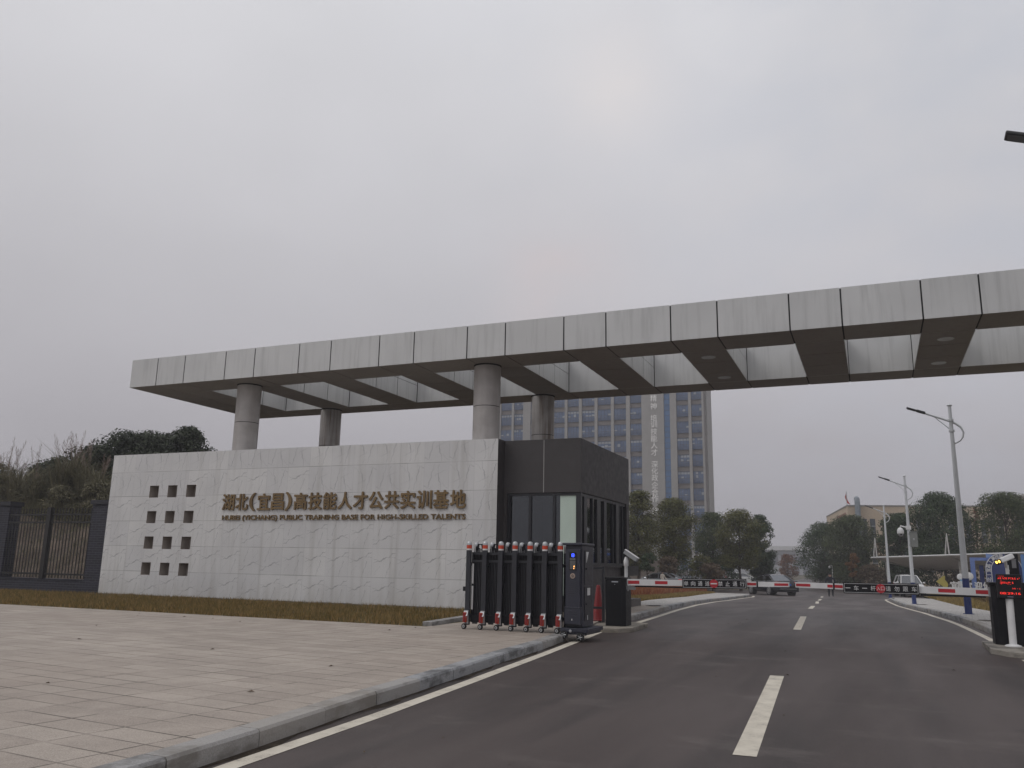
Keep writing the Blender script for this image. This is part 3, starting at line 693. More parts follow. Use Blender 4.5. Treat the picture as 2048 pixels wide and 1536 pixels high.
# ------------------------------------------------------------------ guard booth
KX0, KX1, KY0, KY1, KZ = -11.345, -8.632, 25.856, 31.75, 5.70
kb = thing('guard_booth', 'charcoal guard booth with tall dark windows joined to the marble wall', 'booth', (KX1, KY0, .1))
b = MB()
b.box(KX0, KX1, KY0, KY1, 3.93, KZ)                                    # deep parapet
b.box(KX0, -11.23, KY0+.004, KY0+.3, .1, 3.93)                         # front left pier
b.box(KX1-.45, KX1-.004, 31.40, KY1-.004, .1, 3.93)                    # far pier
b.box(KX0+.01, KX0+.2, KY0+.3, KY1-.01, .1, 3.93); b.box(KX0+.2, KX1-.45, KY1-.25, KY1-.01, .1, 3.93)
b.box(KX1-.22, KX1-.004, KY0+.24, 31.40, .1, 1.56)                     # side wall below the glass
b.box(-11.23, KX1-.23, KY0+.02, KY0+.2, .1, .55)
b.build('body', BOOTH, kb)
b = MB(); b.box(-9.93, -9.905, KY0-.006, KY0-.001, 3.93, KZ-.02); b.build('pale_joint', LIGHTTRIM, kb)
b = MB(); b.box(KX1-.3, KX1+.28, 30.9, 32.3, -.05, .42); b.build('plinth', paint('plinth_render', (.10, .092, .088), .7), kb)
b = MB(); b.box(-8.63, -8.47, 30.45, 32.45, 1.26, 1.62); b.build('meter_box', paint('dark_box', (.020, .019, .022), .5), kb)
b = MB(); b.box(KX1-.06, KX1+.06, KY0+.3, 31.4, 1.555, 1.62); b.build('window_sill', BOOTH, kb)
fr = MB(); z0, z1 = .55, 3.92; yF = KY0+.05
for x0, x1 in ((-11.23, -11.13), (-10.46, -10.37), (-9.61, -9.52), (-8.80, KX1-.004)): fr.box(x0, x1, yF, yF+.12, z0, z1)
fr.box(-11.13, -8.80, yF+.004, yF+.116, z1-.09, z1-.002); fr.box(-11.13, -8.80, yF+.004, yF+.116, z0+.002, z0+.1)
xF = KX1-.05; zs0 = 1.62
SM = ((25.98, 26.02), (26.38, 26.70), (27.30, 27.37), (27.80, 28.20), (28.62, 28.92), (29.70, 29.75), (30.13, 30.50), (30.60, 30.66), (31.0, 31.06), (31.36, 31.40))
for a, c in SM: fr.box(xF-.12, xF, a, c, zs0, z1)
fr.box(xF-.116, xF-.004, 26.0, 31.38, z1-.09, z1-.003); fr.box(xF-.116, xF-.004, 26.0, 31.38, zs0+.002, zs0+.08)
fr.build('window_frame', FRAME, kb)
for x0, x1 in ((-11.13, -10.46), (-10.37, -9.61), (-9.52, -8.80)):
    b = MB(); b.box(x0, x1, yF+.05, yF+.06, z0+.1, z1-.09); b.build('window_pane', GLS, kb)
for (a, c), (d, e) in zip(SM, SM[1:]):
    b = MB(); b.box(xF-.065, xF-.055, c, d, zs0+.08, z1-.09); b.build('window_pane', GLS, kb)
b = MB(); b.box(-9.36, -8.82, yF+.035, yF+.046, z0+.1, z1-.09); b.build('window_film', BLIND, kb)
b = MB(); b.box(KX0+.25, KX1-.3, 28.9, 29.0, .15, 3.9); b.box(KX0+.25, KX1-.3, KY0+.3, 31.4, 3.84, 3.92); b.build('inner_wall', paint('inner_grey', (.09, .088, .085), .8), kb)
for y in (26.85, 27.55, 28.4, 29.3, 29.9):
    b = MB(); b.box(-8.95, -8.82, y-.16, y+.19, 1.64, 2.36); b.build('chair_back', BLUE, kb)
for y in (26.9, 28.4, 29.3):
    b = MB(); b.tube([(-8.90, y-.2, 2.42), (-8.82, y+.25, 2.45)], .03, 6); b.build('white_rail', WHITE, kb)
for y, z in ((27.6, 3.0), (29.3, 2.8)):
    b = MB(); b.box(-9.0, -8.9, y, y+.14, z, z+.10); b.box(-9.0, -8.9, y+.05, y+.09, z-.2, z); b.build('white_fitting', WHITE, kb)

# ------------------------------------------------------------------ fence on the left
FY = 25.6
def fence_pillar(x0, x1, label):
    t = thing('fence_pillar', label, 'pillar', ((x0+x1)/2, FY, .1), group='brick fence pillars')
    b = MB(); b.box(x0, x1, FY-.06, FY+.5, .1, 3.72); b.build('shaft', BRICK, t)
    b = MB(); b.box(x0-.07, x1+.07, FY-.12, FY+.56, 3.72, 3.90); b.build('cap', paint('pillar_cap', (.014, .014, .021), .6), t)
fence_pillar(-29.99, -29.03, 'dark blue brick pillar standing against the marble wall')
fence_pillar(-35.95, -35.02, 'dark blue brick pillar left of the black railings')
fence_pillar(-41.9, -40.97, 'dark blue brick pillar farthest from the marble wall')
for x0, x1, lb in ((-35.02, -29.99, 'black iron railings on a low brick base beside the marble wall'), (-40.97, -35.95, 'black iron railings on a low brick base at the picture edge')):
    t = thing('fence', lb, 'fence', ((x0+x1)/2, FY, .1), group='railing bays')
    b = MB(); b.box(x0, x1, FY-.04, FY+.3, .1, .60); b.box(x0, x1, FY-.06, FY+.33, .60, .65); b.build('base_wall', BRICK, t)
    b = MB(); xm = (x0+x1)/2; b.box(xm-.11, xm+.11, FY-.09, FY+.09, .65, 3.62); b.build('post', IRON, t)
    b = MB()
    for a, c in ((x0, xm-.11), (xm+.11, x1)):
        for z in (.80, 2.95, 3.28): b.box(a, c, FY-.03, FY+.03, z, z+.075)
        n = 13
        for i in range(n): 
            x = a+(c-a)*(i+.5)/n; b.box(x-.017, x+.017, FY-.014, FY+.014, .68, 3.58)
    b.build('railing', IRON, t)
t = thing('security_camera', 'white bullet camera high above the railings at the picture edge', 'camera', (-36.55, FY, 3.9))
b = MB(); b.tube([(-36.55, FY, 3.9), (-36.55, FY, 5.05)], .045); b.tube([(-36.55, FY, 5.0), (-36.35, FY-.1, 5.05)], .035); b.build('mount', WHITE, t, smooth=True)
T = Matrix.Translation((-36.15, FY-.1, 5.27)) @ Euler((0, R(8), R(-25))).to_matrix().to_4x4()
b = MB(); b.box(-.24, .20, -.10, .10, -.09, .10, 0, T); b.build('housing', WHITE, t, bevel=.03)
b = MB(); b.box(.202, .215, -.085, .085, -.075, .06, 0, T); b.build('lens', BLACKP, t)

# ------------------------------------------------------------------ hill behind the fence
def hz(x, y):
    z = np.interp(y, [26.1, 27.5, 31, 33.8, 38, 48, 70, 120], [.1, .7, 2.9, 4.15, 4.75, 5.3, 5.6, 5.4])
    z = z + .22*math.sin(x*.7+y*.4)*min(1, (y-26.1)/4)+.12*math.sin(x*1.9-y*1.1)*min(1, (y-26.1)/4)
    k = min(max((-25.0-x)/7.0, 0), 1); k = k*k*(3-2*k)
    return -.1+(z+.1)*k
b = MB(); xs = np.concatenate([np.linspace(-140, -62, 14), np.linspace(-60, -24, 60)]); ys = np.concatenate([np.linspace(26.1, 40, 30), np.linspace(42, 120, 16)])
for i in range(len(xs)-1):
    for k in range(len(ys)-1):
        b.face([(xs[a], ys[c], hz(xs[a], ys[c])) for a, c in ((i, k), (i+1, k), (i+1, k+1), (i, k+1))])
tag(b.build('hillside', earth('hill_soil', [(.3, (.066, .051, .040)), (.5, (.118, .091, .072)), (.7, (.17, .134, .104))], .55), recalc=False, smooth=True, angle=80), 'brown grassy bank rising behind the railings', 'hill', kind='structure')
def hs_(rg, n):
    X = rg.uniform(-60, -28.5, n); Y = 32.2+rg.exponential(3.2, n); return X, Y
blades('hillside_grass', HILLG, 42000, hs_, .35, 1.05, .035, hz, .9, 'long grey brown grass on top of the bank', seed=8)
blades('hillside_grass', HILLG, 12000, uni(-48, -29, 26.6, 32.5, .2), .08, .3, .03, hz, 1.0, 'thin dry grass on the bank face behind the railings', seed=9)

# ------------------------------------------------------------------ plants
def crown(rg, clumps, n, size, flat=.6):
    """n leaf quads spread over gaussian clumps [(x,y,z,rx,ry,rz,weight)]"""
    C = np.array(clumps); w = C[:, 6]/C[:, 6].sum(); idx = rg.choice(len(C), n, p=w)
    d = rg.normal(size=(n, 3)); d /= np.linalg.norm(d, axis=1)[:, None]; rad = rg.uniform(.15, 1, n)**.45
    P = C[idx, :3]+d*rad[:, None]*C[idx, 3:6]
    a = rg.normal(size=(n, 3)); a /= np.linalg.norm(a, axis=1)[:, None]
    nn = rg.normal(size=(n, 3))*.8+d*1.5+np.array([0, 0, flat+.3]); u = np.cross(a, nn); u /= np.linalg.norm(u, axis=1)[:, None]+1e-9
    v = np.cross(nn, u); v /= np.linalg.norm(v, axis=1)[:, None]+1e-9
    s = size*rg.uniform(.55, 1.3, n)[:, None]
    Q = np.stack([P-u*s, P-v*s*.55, P+u*s, P+v*s*.55], 1)
    return Q
def leaf_mesh(name, Q, mat, parent=None, loc=(0, 0, 0)):
    me = bpy.data.meshes.new(name); n = len(Q); k = Q.shape[1]
    me.from_pydata(Q.reshape(-1, 3).tolist(), [], np.arange(n*k).reshape(-1, k).tolist()); me.materials.append(mat)
    o = bpy.data.objects.new(name, me); SC.collection.objects.link(o)
    if parent is not None: o.parent = parent
    else: o.location = loc
    return o
def tree(x, y, z, h, r, cb, mat, label, n=4200, leaf=.17, shape='round', seed=0, cat='tree', name='tree', trunk_r=.16, nclump=46, group=None, fork=True):
    """h: height, r: crown radius, cb: height where the crown starts"""
    rg = np.random.default_rng(seed+100); t = thing(name, label, cat, (x, y, z), 0, group)
    ch = h-cb; cl = []; zc = cb+ch*.5
    for i in range(nclump):
        th = rg.uniform(0, 2*np.pi); f = rg.uniform(0, 1)
        if shape == 'round': prof = math.sin(math.pi*min(max(.08+f*.88, 0), 1))**.55
        elif shape == 'cone': prof = max(.10, (1-f)**.8)
        else: prof = (1-f*f)**.5 if f > .35 else .75+.25*f/.35
        c = r*rg.uniform(.20, .37)*(1 if shape != 'cone' else .45)
        q = rg.uniform(.12, 1)**.5; R_ = max(r*prof*q-c*.55, 0) if shape != 'cone' else r*prof*q*.86
        top = h-c*.75; zz = min(cb+f*ch, top)
        cl.append((R_*math.cos(th), R_*math.sin(th), zz, c*1.15, c*1.15, c*.85, c*c))
    leaf_mesh('crown', crown(rg, cl, n, leaf), mat, t)
    b = MB(); top = cb+ch*.55
    pts = [(0, 0, -.2), (rg.uniform(-.05, .05)*h*.1, 0, cb*.5), (rg.uniform(-.1, .1), rg.uniform(-.1, .1), cb), (rg.uniform(-.15, .15), rg.uniform(-.15, .15), top), (0, 0, h*.93)]
    b.tube(pts, [trunk_r*1.25, trunk_r, trunk_r*.8, trunk_r*.45, trunk_r*.1], 7)
    order = rg.permutation(len(cl))[:14 if fork else 8]
    for i in order:
        c = cl[i]; zb = max(cb*.75, min(c[2]-r*.5, top)); k = zb/h
        b.tube([(0, 0, zb), (c[0]*.5, c[1]*.5, zb+(c[2]-zb)*.6), (c[0], c[1], c[2])], [trunk_r*.42, trunk_r*.26, trunk_r*.08], 5)
    b.build('trunk', BARK, t, local=True, smooth=True, recalc=False)
    return t
TR = [  # x, y, height, radius, crown base, material, leaves, seed, label
    (-22.2, 85.3, 10.0, 1.9, 2.6, G_OLIVE, 5200, 1, 'olive tree standing closest behind the guard booth'),
    (-20.2, 92.8, 9.85, 2.45, 3.5, G_OLIVE, 6200, 2, 'tall round olive tree with a bare trunk, in front of the tower lettering'),
    (-17.8, 103.5, 9.0, 2.3, 3.4, G_MID, 4600, 3, 'small dark tree below the right edge of the tower'),
    (-14.1, 99.0, 9.0, 2.6, 2.9, G_OLIVE, 6000, 4, 'wide olive tree behind the sign with the no entry symbol'),
    (-12.9, 107.3, 8.95, 1.75, 2.0, G_DARK, 5000, 5, 'dark tree overhanging the black car from the left'),
    (-6.6, 127.8, 9.1, 3.4, 1.1, G_DARK, 6500, 6, 'low dark tree at the right side of the far avenue'),
    (-2.8, 120.0, 9.6, 3.1, 1.5, G_MID, 7500, 7, 'broad dark tree in front of the end of the beige building'),
    (2.95, 112.0, 9.3, 2.25, 2.0, G_DARK, 6000, 8, 'dark tree between the two farther street lamps'),
    (7.2, 107.8, 11.4, 3.5, 3.3, G_DARK, 8500, 9, 'tallest dark tree, behind the nearest blue footed lamp'),
    (13.0, 103.2, 10.9, 2.95, 3.3, G_MID, 7000, 10, 'tall dark tree at the right picture edge behind the carport'),
    (17.6, 108.7, 10.0, 3.0, 3.2, G_DARK, 3500, 11, 'dark tree just cut by the right picture edge'),
]
for x, y, h, r, cb, m, n, sd, lb in TR:
    tree(x, y, gz(y)+.1, h, r*1.2, cb*.88, m, lb, int(n*3.0), .108+.018*(y > 105), seed=sd, nclump=95, group='broadleaf trees along the campus road')
tree(11.7, 117.4, -.8, 10.5, 1.35, 1.4, G_RUST, 'thin rusty conifer between two dark trees on the right', 1500, .12, 'cone', 21, trunk_r=.12, nclump=60)
tree(-2.4, 106, -.79, 4.4, .95, 1.5, G_ORNG, 'small orange leaved tree behind the guard', 1300, .11, seed=22, trunk_r=.07, nclump=20)
tree(1.05, 114, -.8, 7.2, 1.45, 1.2, G_BROWN, 'half bare brown tree between the farther lamps', 1500, .12, seed=23, trunk_r=.09, nclump=30)
tree(-18.0, 199, -.8, 5.8, 2.6, .5, G_RUST, 'far reddish tree in front of the grey hall', 2200, .2, seed=24, trunk_r=.1)
tree(-19.4, 77.6, -.6, 3.5, .92, 1.85, G_DARK, 'small clipped round tree behind the barrier camera', 2600, .085, seed=26, trunk_r=.05, nclump=26, cat='clipped tree')
tree(-22.3, 100, -.75, 8.0, 1.7, 2.2, leafy('leaf_pale', [(.1, (.12, .12, .10)), (.5, (.24, .24, .21)), (1, (.40, .40, .36))]), 'pale grey sparse tree between two olive trees', 1500, .10, seed=27, trunk_r=.1)
for i, (x, y, h, r, m, lb) in enumerate((( -20.3, 89.7, 3.5, 1.4, G_BROWN, 'brown bush under the tall olive tree'), (-18.2, 98.3, 3.9, 2.1, G_OLIVE, 'low olive bush behind the camera posts'), (-17.0, 108.6, 4.2, 2.2, G_DARK, 'dark bush under the small dark tree'), (-22.5, 105.9, 4.5, 2.6, G_DARK, 'dark bush far behind the clipped round tree'), (-13.0, 112, 4.6, 2.4, G_DARK, 'dark bush behind the black car'), (-16.2, 93, 2.9, 1.5, G_BROWN, 'low brown bush left of the black car'),
        (-4.9, 131, 3.6, 2.6, G_DARK, 'dark bush behind the guard'), (4.5, 121, 3.8, 2.8, G_DARK, 'dark bush behind the white car'), (9.6, 113, 3.4, 2.4, G_BROWN, 'brown bush behind the carport posts'), (14.6, 112, 4.4, 2.8, G_DARK, 'dark bush behind the blue panels'), (7.0, 114.5, 4.6, 2.9, G_DARK, 'dark bush behind the yellow arrow board'), (11.4, 114, 4.8, 2.8, G_DARK, 'dark bush behind the light blue frame'), (18.4, 112, 4.6, 3.0, G_DARK, 'dark bush right of the blue panels'), (2.2, 119, 4.4, 2.6, G_DARK, 'dark bush behind the farthest street lamp'), (-.8, 118, 3.3, 2.0, G_BROWN, 'brown bush under the broad dark tree'))):
    tree(x, y, gz(y)+.05, h, r, .35, m, lb, 2400, .15, seed=40+i, trunk_r=.06, name='bush', cat='bush', nclump=34)
for i, (x, y, h, r, lb) in enumerate(((-43.6, 39.2, 5.0, 1.9, 'dark leafy tree on the bank touching the pampas grass'), (-43.5, 41.6, 5.2, 1.9, 'dark leafy tree at the middle of the bank tree group'), (-41.9, 42.6, 5.4, 1.45, 'dark leafy tree on the bank nearest the canopy column'), (-45.6, 38.6, 3.6, 1.6, 'low dark tree on the bank left of its taller neighbours'), (-49.0, 38.6, 3.2, 1.4, 'low dark tree between the two pampas groups'), (-45.2, 43, 4.6, 1.9, 'dark leafy tree at the back of the bank tree group'), (-40.0, 39.0, 3.2, 1.5, 'low dark tree peeping over the marble wall'))):
    tree(x, y, hz(x, y)-.1, h, r*1.35, .3, G_HILL, lb, 9000, .11, seed=70+i, trunk_r=.08, nclump=75, group='trees on the bank')
def pampas(x, y, h, n, plumes, label, seed, mat=HILLG):
    rg = np.random.default_rng(seed+500); z0 = hz(x, y)-.1; t = thing('pampas_grass', label, 'grass clump', (x, y, z0), 0, 'pampas clumps on the bank')
    L = []
    for i in range(n):
        th = rg.uniform(0, 6.283); ln = h*rg.uniform(.35, .9); sp = rg.uniform(.05, .55)*ln; w = .022; r0_ = rg.uniform(0, .35)
        c, s = math.cos(th), math.sin(th); bx, by = r0_*math.cos(th), r0_*math.sin(th)
        p0 = np.array([bx, by, 0]); p1 = p0+np.array([c*sp*.4, s*sp*.4, ln*.65]); p2 = p0+np.array([c*sp*1.2, s*sp*1.2, ln*rg.uniform(.55, .95)])
        q = np.array([-s, c, 0])*w
        L.append([p0-q, p0+q, p1+q*.8, p1-q*.8]); L.append([p1-q*.8, p1+q*.8, p2+q*.1, p2-q*.1])
    leaf_mesh('blades', np.array(L), mat, t)
    for i in range(plumes):
        th = rg.uniform(0, 6.283); ln = h*rg.uniform(.72, 1.0); sp = rg.uniform(.05, .34)*ln; c, s = math.cos(th), math.sin(th)
        b = MB(); b.tube([(0, 0, 0), (c*sp*.35, s*sp*.35, ln*.55), (c*sp*.8, s*sp*.8, ln*.85), (c*sp*1.1, s*sp*1.1, ln)], [.012, .010, .008, .004], 4)
        st = np.array([c*sp*.72, s*sp*.72, ln*.78]); en = np.array([c*sp*1.1, s*sp*1.1, ln])
        for k in range(26):
            f = k/26; p = st+(en-st)*f; wd = .11*math.sin(math.pi*(.12+.83*f)); a = rg.uniform(0, 6.283)
            d = np.array([math.cos(a)*wd, math.sin(a)*wd, .13])
            b.face([tuple(p), tuple(p+d+np.array([.012, 0, 0])), tuple(p+d*1.15), tuple(p+d-np.array([.012, .0, 0]))])
        b.build('plume', PLUME, t, local=True, recalc=False)
for i, a in enumerate(((-48.0, 33.0, 4.6, 420, 7, 'pampas clump at the far left picture edge'), (-46.5, 33.4, 4.4, 420, 6, 'tall pampas clump above the security camera'), (-44.8, 33.0, 4.0, 420, 5, 'pampas clump above the left brick pillar'), (-46.6, 35.3, 4.0, 380, 4, 'pampas clump set back behind the tall one'),
        (-42.1, 33.6, 4.2, 460, 6, 'pampas clump above the middle of the railings'), (-41.9, 34.2, 4.7, 480, 9, 'tallest pampas clump, with many plumes, left of the bank trees'), (-40.3, 33.9, 4.3, 480, 7, 'reddish pampas clump next to the bank trees'), (-38.7, 33.2, 3.8, 420, 4, 'pampas clump close to the marble wall'), (-43.3, 32.9, 2.6, 420, 1, 'low pampas clump between the two taller groups'), (-49.8, 33.4, 4.0, 300, 3, 'pampas clump just outside the left picture edge'))):
    pampas(*a, i)
for i, (x, y, r, h, lb) in enumerate(((-40.9, 32.9, 1.2, 1.9, 'tangled grey shrub under the tallest pampas plumes'), (-38.2, 32.9, 1.2, 2.2, 'tangled grey shrub beside the marble wall'), (-43.6, 33.2, 1.3, 1.8, 'tangled grey shrub above the left end of the railings'), (-46.1, 32.8, 1.3, 2.6, 'tangled grey shrub under the security camera'), (-47.8, 33.6, 1.5, 3.4, 'tall feathery grey shrub at the left picture edge'))):
    tree(x, y, hz(x, y)-.1, h, r, .1, HILLG, lb, 7000, .055, seed=90+i, trunk_r=.04, name='shrub', cat='shrub', nclump=40, group='shrubs on the bank')

# ------------------------------------------------------------------ retractable gate
g = thing('retractable_gate', 'closed up black folding gate with red banded posts and a drive cabinet at its end', 'gate', (-8.65, 17.7, .148))
GX = [-8.61, -8.205, -7.808, -7.46, -7.095, -6.74, -6.375]
GD = .40                                                       # depth of the gate
for i, x in enumerate(GX):
    f = MB()
    for y in (17.66, 17.66+GD): f.box(x-.056, x+.056, y, y+.075, .24, 1.90 if y < 17.7 else 1.86, 0)
    f.box(x-.03, x+.03, 17.735, 17.66+GD, 1.55, 1.62, 0); f.box(x-.03, x+.03, 17.735, 17.66+GD, .40, .48, 0)
    P = f.build('post', GATE, g, bevel=.008)
    for k, y in enumerate((17.66, 17.66+GD)):
        c = MB(); yy = y+.0375
        if k: c.lathe([(.06, 1.86), (.06, 1.98), (.062, 1.985), (.058, 2.05), (.04, 2.085), (.004, 2.095)], (x, yy, 0), 16, 2)
        else:
            c.lathe([(.058, 1.90), (.060, 1.935)], (x, yy, 0), 16, 0); c.lathe([(.061, 1.935), (.061, 2.015)], (x, yy, 0), 16, 1)
            c.lathe([(.061, 2.015), (.060, 2.045), (.052, 2.08), (.032, 2.10), (.004, 2.106)], (x, yy, 0), 16, 2)
        c.build('cap', [WHITE, ORNG, SILV], P, smooth=True)
    c = MB(); c.box(x-.052, x+.052, 17.640, 17.66, .27, .56, 0); c.extr([(x-.052, 17.66, .56), (x-.052, 17.62, .54), (x-.052, 17.58, .44), (x-.052, 17.60, .44), (x-.052, 17.64, .53)], (.104, 0, 0), 0)
    c.build('bracket', SILV, P)
    c = MB(); c.box(x-.060, x+.018, 17.585, 17.632, .30, .52, 0); c.box(x-.050, x+.008, 17.577, 17.586, .31, .51, 1); c.build('reflector', [ORNG, RED], P, bevel=.006)
    w = MB(); T = Matrix.Translation((x-.03, 17.60, .214)) @ Euler((R(90), 0, R(-12))).to_matrix().to_4x4()
    w.lathe([(.040, -.022), (.062, -.02), (.064, 0), (.062, .02), (.040, .022)], n=18, m=0, T=T); w.lathe([(.036, -.026), (.036, .026)], n=14, m=1, T=T); w.lathe([(.014, -.03), (.014, .03)], n=10, m=0, T=T)
    w.tube([(x-.03, 17.60, .214), (x-.02, 17.62, .33)], .014, 6, 1)
    w.build('wheel', [TYRE, SILV], P, smooth=True)
for a, c in zip(GX, GX[1:]):
    s = MB(); x0, x1 = a+.062, c-.062; n = max(4, int((x1-x0)/.036))
    for k in range(n):
        x = x0+(x1-x0)*(k+.5)/n
        s.box(x-.010, x+.010, 17.80, 17.825, .46, 1.62, 0); s.box(x+.004, x+.016, 17.83, 17.845, .46, 1.62, 1)
        for q in range(2):
            zz = 1.90+.05*((k*7+q*3) % 4)/3; s.box(x-.010+q*.016, x+.002+q*.016, 17.81+q*.08, 17.82+q*.08, 1.80, zz+.04, 1)
    s.box(a-.002, c+.002, 17.86, 17.88, .30, 1.86, 1)
    for z in (1.63, 1.80): s.box(x0-.004, x1+.004, 17.77, 17.80, z, z+.055, 0)
    for k in range(n): 
        x = x0+(x1-x0)*(k+.5)/n; s.box(x-.008, x+.008, 17.775, 17.795, 1.69, 1.80, 1)
    s.box(x0-.004, x1+.004, 17.74, 17.78, .30, .46, 1)
    s.tube([(x0+.04, 17.92, 1.90), (x0+.07, 17.92, 2.04), (x0+.16, 17.92, 2.04), (x0+.19, 17.92, 1.90)], .03, 6, 1)
    s.build('lattice', [GATE, GATEB], g)
for z0, z1 in ((.58, 1.10), (1.15, 1.60), (1.88, 1.98)):
    s = MB(); s.box(-8.535, -8.50, 17.73, 17.75, z0, z1); s.build('white_strip', WHITE, g)
s = MB(); s.box(-8.745, -8.70, 17.70, 17.76, .98, 1.08); s.build('latch', BLACKP, g)
# drive cabinet
CX0, CX1, CYF = -6.18, -5.915, 17.66
cb = MB(); cb.box(CX0-.10, CX1+.02, CYF+.12, CYF+.92, .30, 2.03, 0); cb.box(CX0-.14, CX1+.045, CYF+.02, CYF+.95, 2.03, 2.085, 0)
c1 = cb.build('drive_cabinet', CAB, g, bevel=.012)
cb = MB(); cb.box(CX0-.07, CX1-.01, CYF+.03, CYF+.118, .70, 1.95, 0); cb.box(CX0-.085, CX1+.008, CYF+.01, CYF+.116, .36, .70, 0); cb.box(CX0-.09, CX1+.012, CYF, CYF+.10, .695, .72, 0)
for z in np.linspace(.98, 1.26, 8): cb.box(CX0+.0, CX1-.075, CYF+.022, CYF+.031, z, z+.012, 0)
for z in np.linspace(.53, .63, 3): cb.box(CX0+.0, CX1-.075, CYF+.002, CYF+.011, z, z+.012, 0)
cb.build('front_panel', CAB, c1, bevel=.006)
sx = CX0+.045
cb = MB(); cb.box(sx-.03, sx+.135, CYF+.018, CYF+.031, 1.50, 1.88, 0); cb.box(sx-.012, sx+.118, CYF+.012, CYF+.019, 1.52, 1.70, 1); cb.box(sx-.012, sx+.118, CYF+.012, CYF+.019, 1.715, 1.755, 1)
for k in range(6): cb.box(sx-.006+k*.021, sx-.003+k*.021, CYF+.010, CYF+.0125, 1.525, 1.695, 0)
cb.build('screen', [BLACKP, paint('screen_glass', (.16, .155, .15), .2)], c1)
cb = MB(); d = (sx+.035, CYF+.012, 1.785); w_, h_, q = .048, .062, .011
for z in (0, h_/2, h_): cb.box(d[0], d[0]+w_, d[1], d[1]+.005, d[2]+z-q/2, d[2]+z+q/2)
for x in (0, w_):
    for z in (0, h_/2): cb.box(d[0]+x-q/2, d[0]+x+q/2, d[1]+.0005, d[1]+.0055, d[2]+z, d[2]+z+h_/2)
cb.build('digit', LEDB, c1)
cb = MB(); cb.ball((sx+.088, CYF+.008, 1.578), (.011, .006, .018), 8); cb.ball((sx+.082, CYF+.008, 1.532), (.009, .006, .010), 8); cb.build('warm_reflection', AMBER2, c1)  # glowing beads put in as warm reflections on the screen, no lamp there
cb = MB(); T = Matrix.Translation((sx+.050, CYF+.029, 1.375)) @ Euler((R(90), 0, 0)).to_matrix().to_4x4()
for k in range(14):
    a = 2*math.pi*k/14; cb.ball((sx+.050+.050*math.cos(a), CYF+.024, 1.375+.050*math.sin(a)), (.012, .006, .012), 6, 0)
ring = [(sx+.050+.036*math.cos(2*math.pi*k/20), CYF+.024, 1.375+.036*math.sin(2*math.pi*k/20)) for k in range(21)]
cb.tube(ring, .007, 6, 0, False)
for k in (-.013, 0, .013): cb.tube([(sx+.050+k-.006, CYF+.023, 1.358), (sx+.050+k, CYF+.023, 1.394), (sx+.050+k+.006, CYF+.023, 1.37)], .004, 5, 0)
cb.build('badge', paint('badge_copper', (.42, .33, .28), .4, .1, 8, .4), c1)
cb = MB(); cb.box(CX1+.022, CX1+.034, CYF+.26, CYF+.80, 1.18, 1.93, 0); cb.box(CX1+.022, CX1+.034, CYF+.26, CYF+.80, .42, 1.15, 0)
cb.build('side_door', paint('cabinet_door', (.028, .028, .034), .45), c1)
cb = MB(); cb.extr([(CX1+.036, CYF+.34, 1.90), (CX1+.036, CYF+.52, 1.90), (CX1+.036, CYF+.36, 1.66)], (.004, 0, 0)); cb.box(CX1+.036, CX1+.04, CYF+.42, CYF+.62, .96, 1.12); cb.box(CX1+.036, CX1+.04, CYF+.42, CYF+.45, .44, .54); cb.box(sx+.035, sx+.05, CYF-.0, CYF+.009, .44, .475); cb.build('sticker', WHITE, c1)
cb = MB(); cb.ball((CX1+.04, CYF+.33, 1.53), .02, 8); cb.ball((CX1+.04, CYF+.33, .78), .02, 8); cb.build('lock', BLACKP, c1)
cb = MB(); cb.box(CX0-.16, CX1+.20, CYF-.06, CYF+1.05, .20, .285, 0); cb.box(CX0-.12, CX1+.16, CYF-.02, CYF+1.0, .15, .20, 0)
cb.lathe([(.032, -.008), (.032, .008)], n=14, m=1, T=Matrix.Translation((sx+.03, CYF-.062, .225)) @ Euler((R(90), 0, 0)).to_matrix().to_4x4()); cb.build('chassis', [CAB, SILV], c1, bevel=.01)
for x, zw in ((CX0-.06, .145), (CX1+.04, .110)):
    w = MB(); T = Matrix.Translation((x, CYF-.075, zw)) @ Euler((R(90), 0, 0)).to_matrix().to_4x4()
    w.lathe([(.05, -.03), (.082, -.026), (.086, 0), (.082, .026), (.05, .03)], n=22, m=0, T=T)
    w.lathe([(.056, -.02), (.056, .030)], n=18, m=0, T=T); w.lathe([(.020, .0), (.018, .036)], n=10, m=1, T=T)
    for k in range(5):
        a = 2*math.pi*k/5; w.tube([T @ Vector((.012*math.cos(a), .012*math.sin(a), .033)), T @ Vector((.054*math.cos(a), .054*math.sin(a), .032))], .010, 6, 1)
    w.build('wheel', [TYRE, SILV], c1, smooth=True)

# traffic cone and rail behind the gate
t = thing('traffic_cone', 'red traffic cone standing behind the gate cabinet', 'cone', (-7.03, 22.6, .146))
b = MB(); b.box(-.24, .24, -.24, .24, 0, .04); b.build('base', RED, t, local=True, bevel=.02)
b = MB(); b.lathe([(.19, .035), (.17, .10), (.12, .42), (.065, .86), (.05, .93), (.035, .94)], n=24); b.build('cone_body', RED, t, local=True, smooth=True)
t = thing('metal_rail', 'dark metal rail frame around the red traffic cone', 'railing', (-6.9, 22.0, .146))
b = MB()
for x in (-7.25, -6.72): b.box(x-.035, x+.035, 22.02, 22.09, .146, 1.58)
b.box(-7.215, -6.755, 22.03, 22.08, 1.52, 1.57); b.box(-7.215, -6.755, 22.03, 22.08, .48, .54); b.box(-7.10, -7.06, 22.035, 22.075, .54, 1.52)
b.build('frame', FRAME, t); 

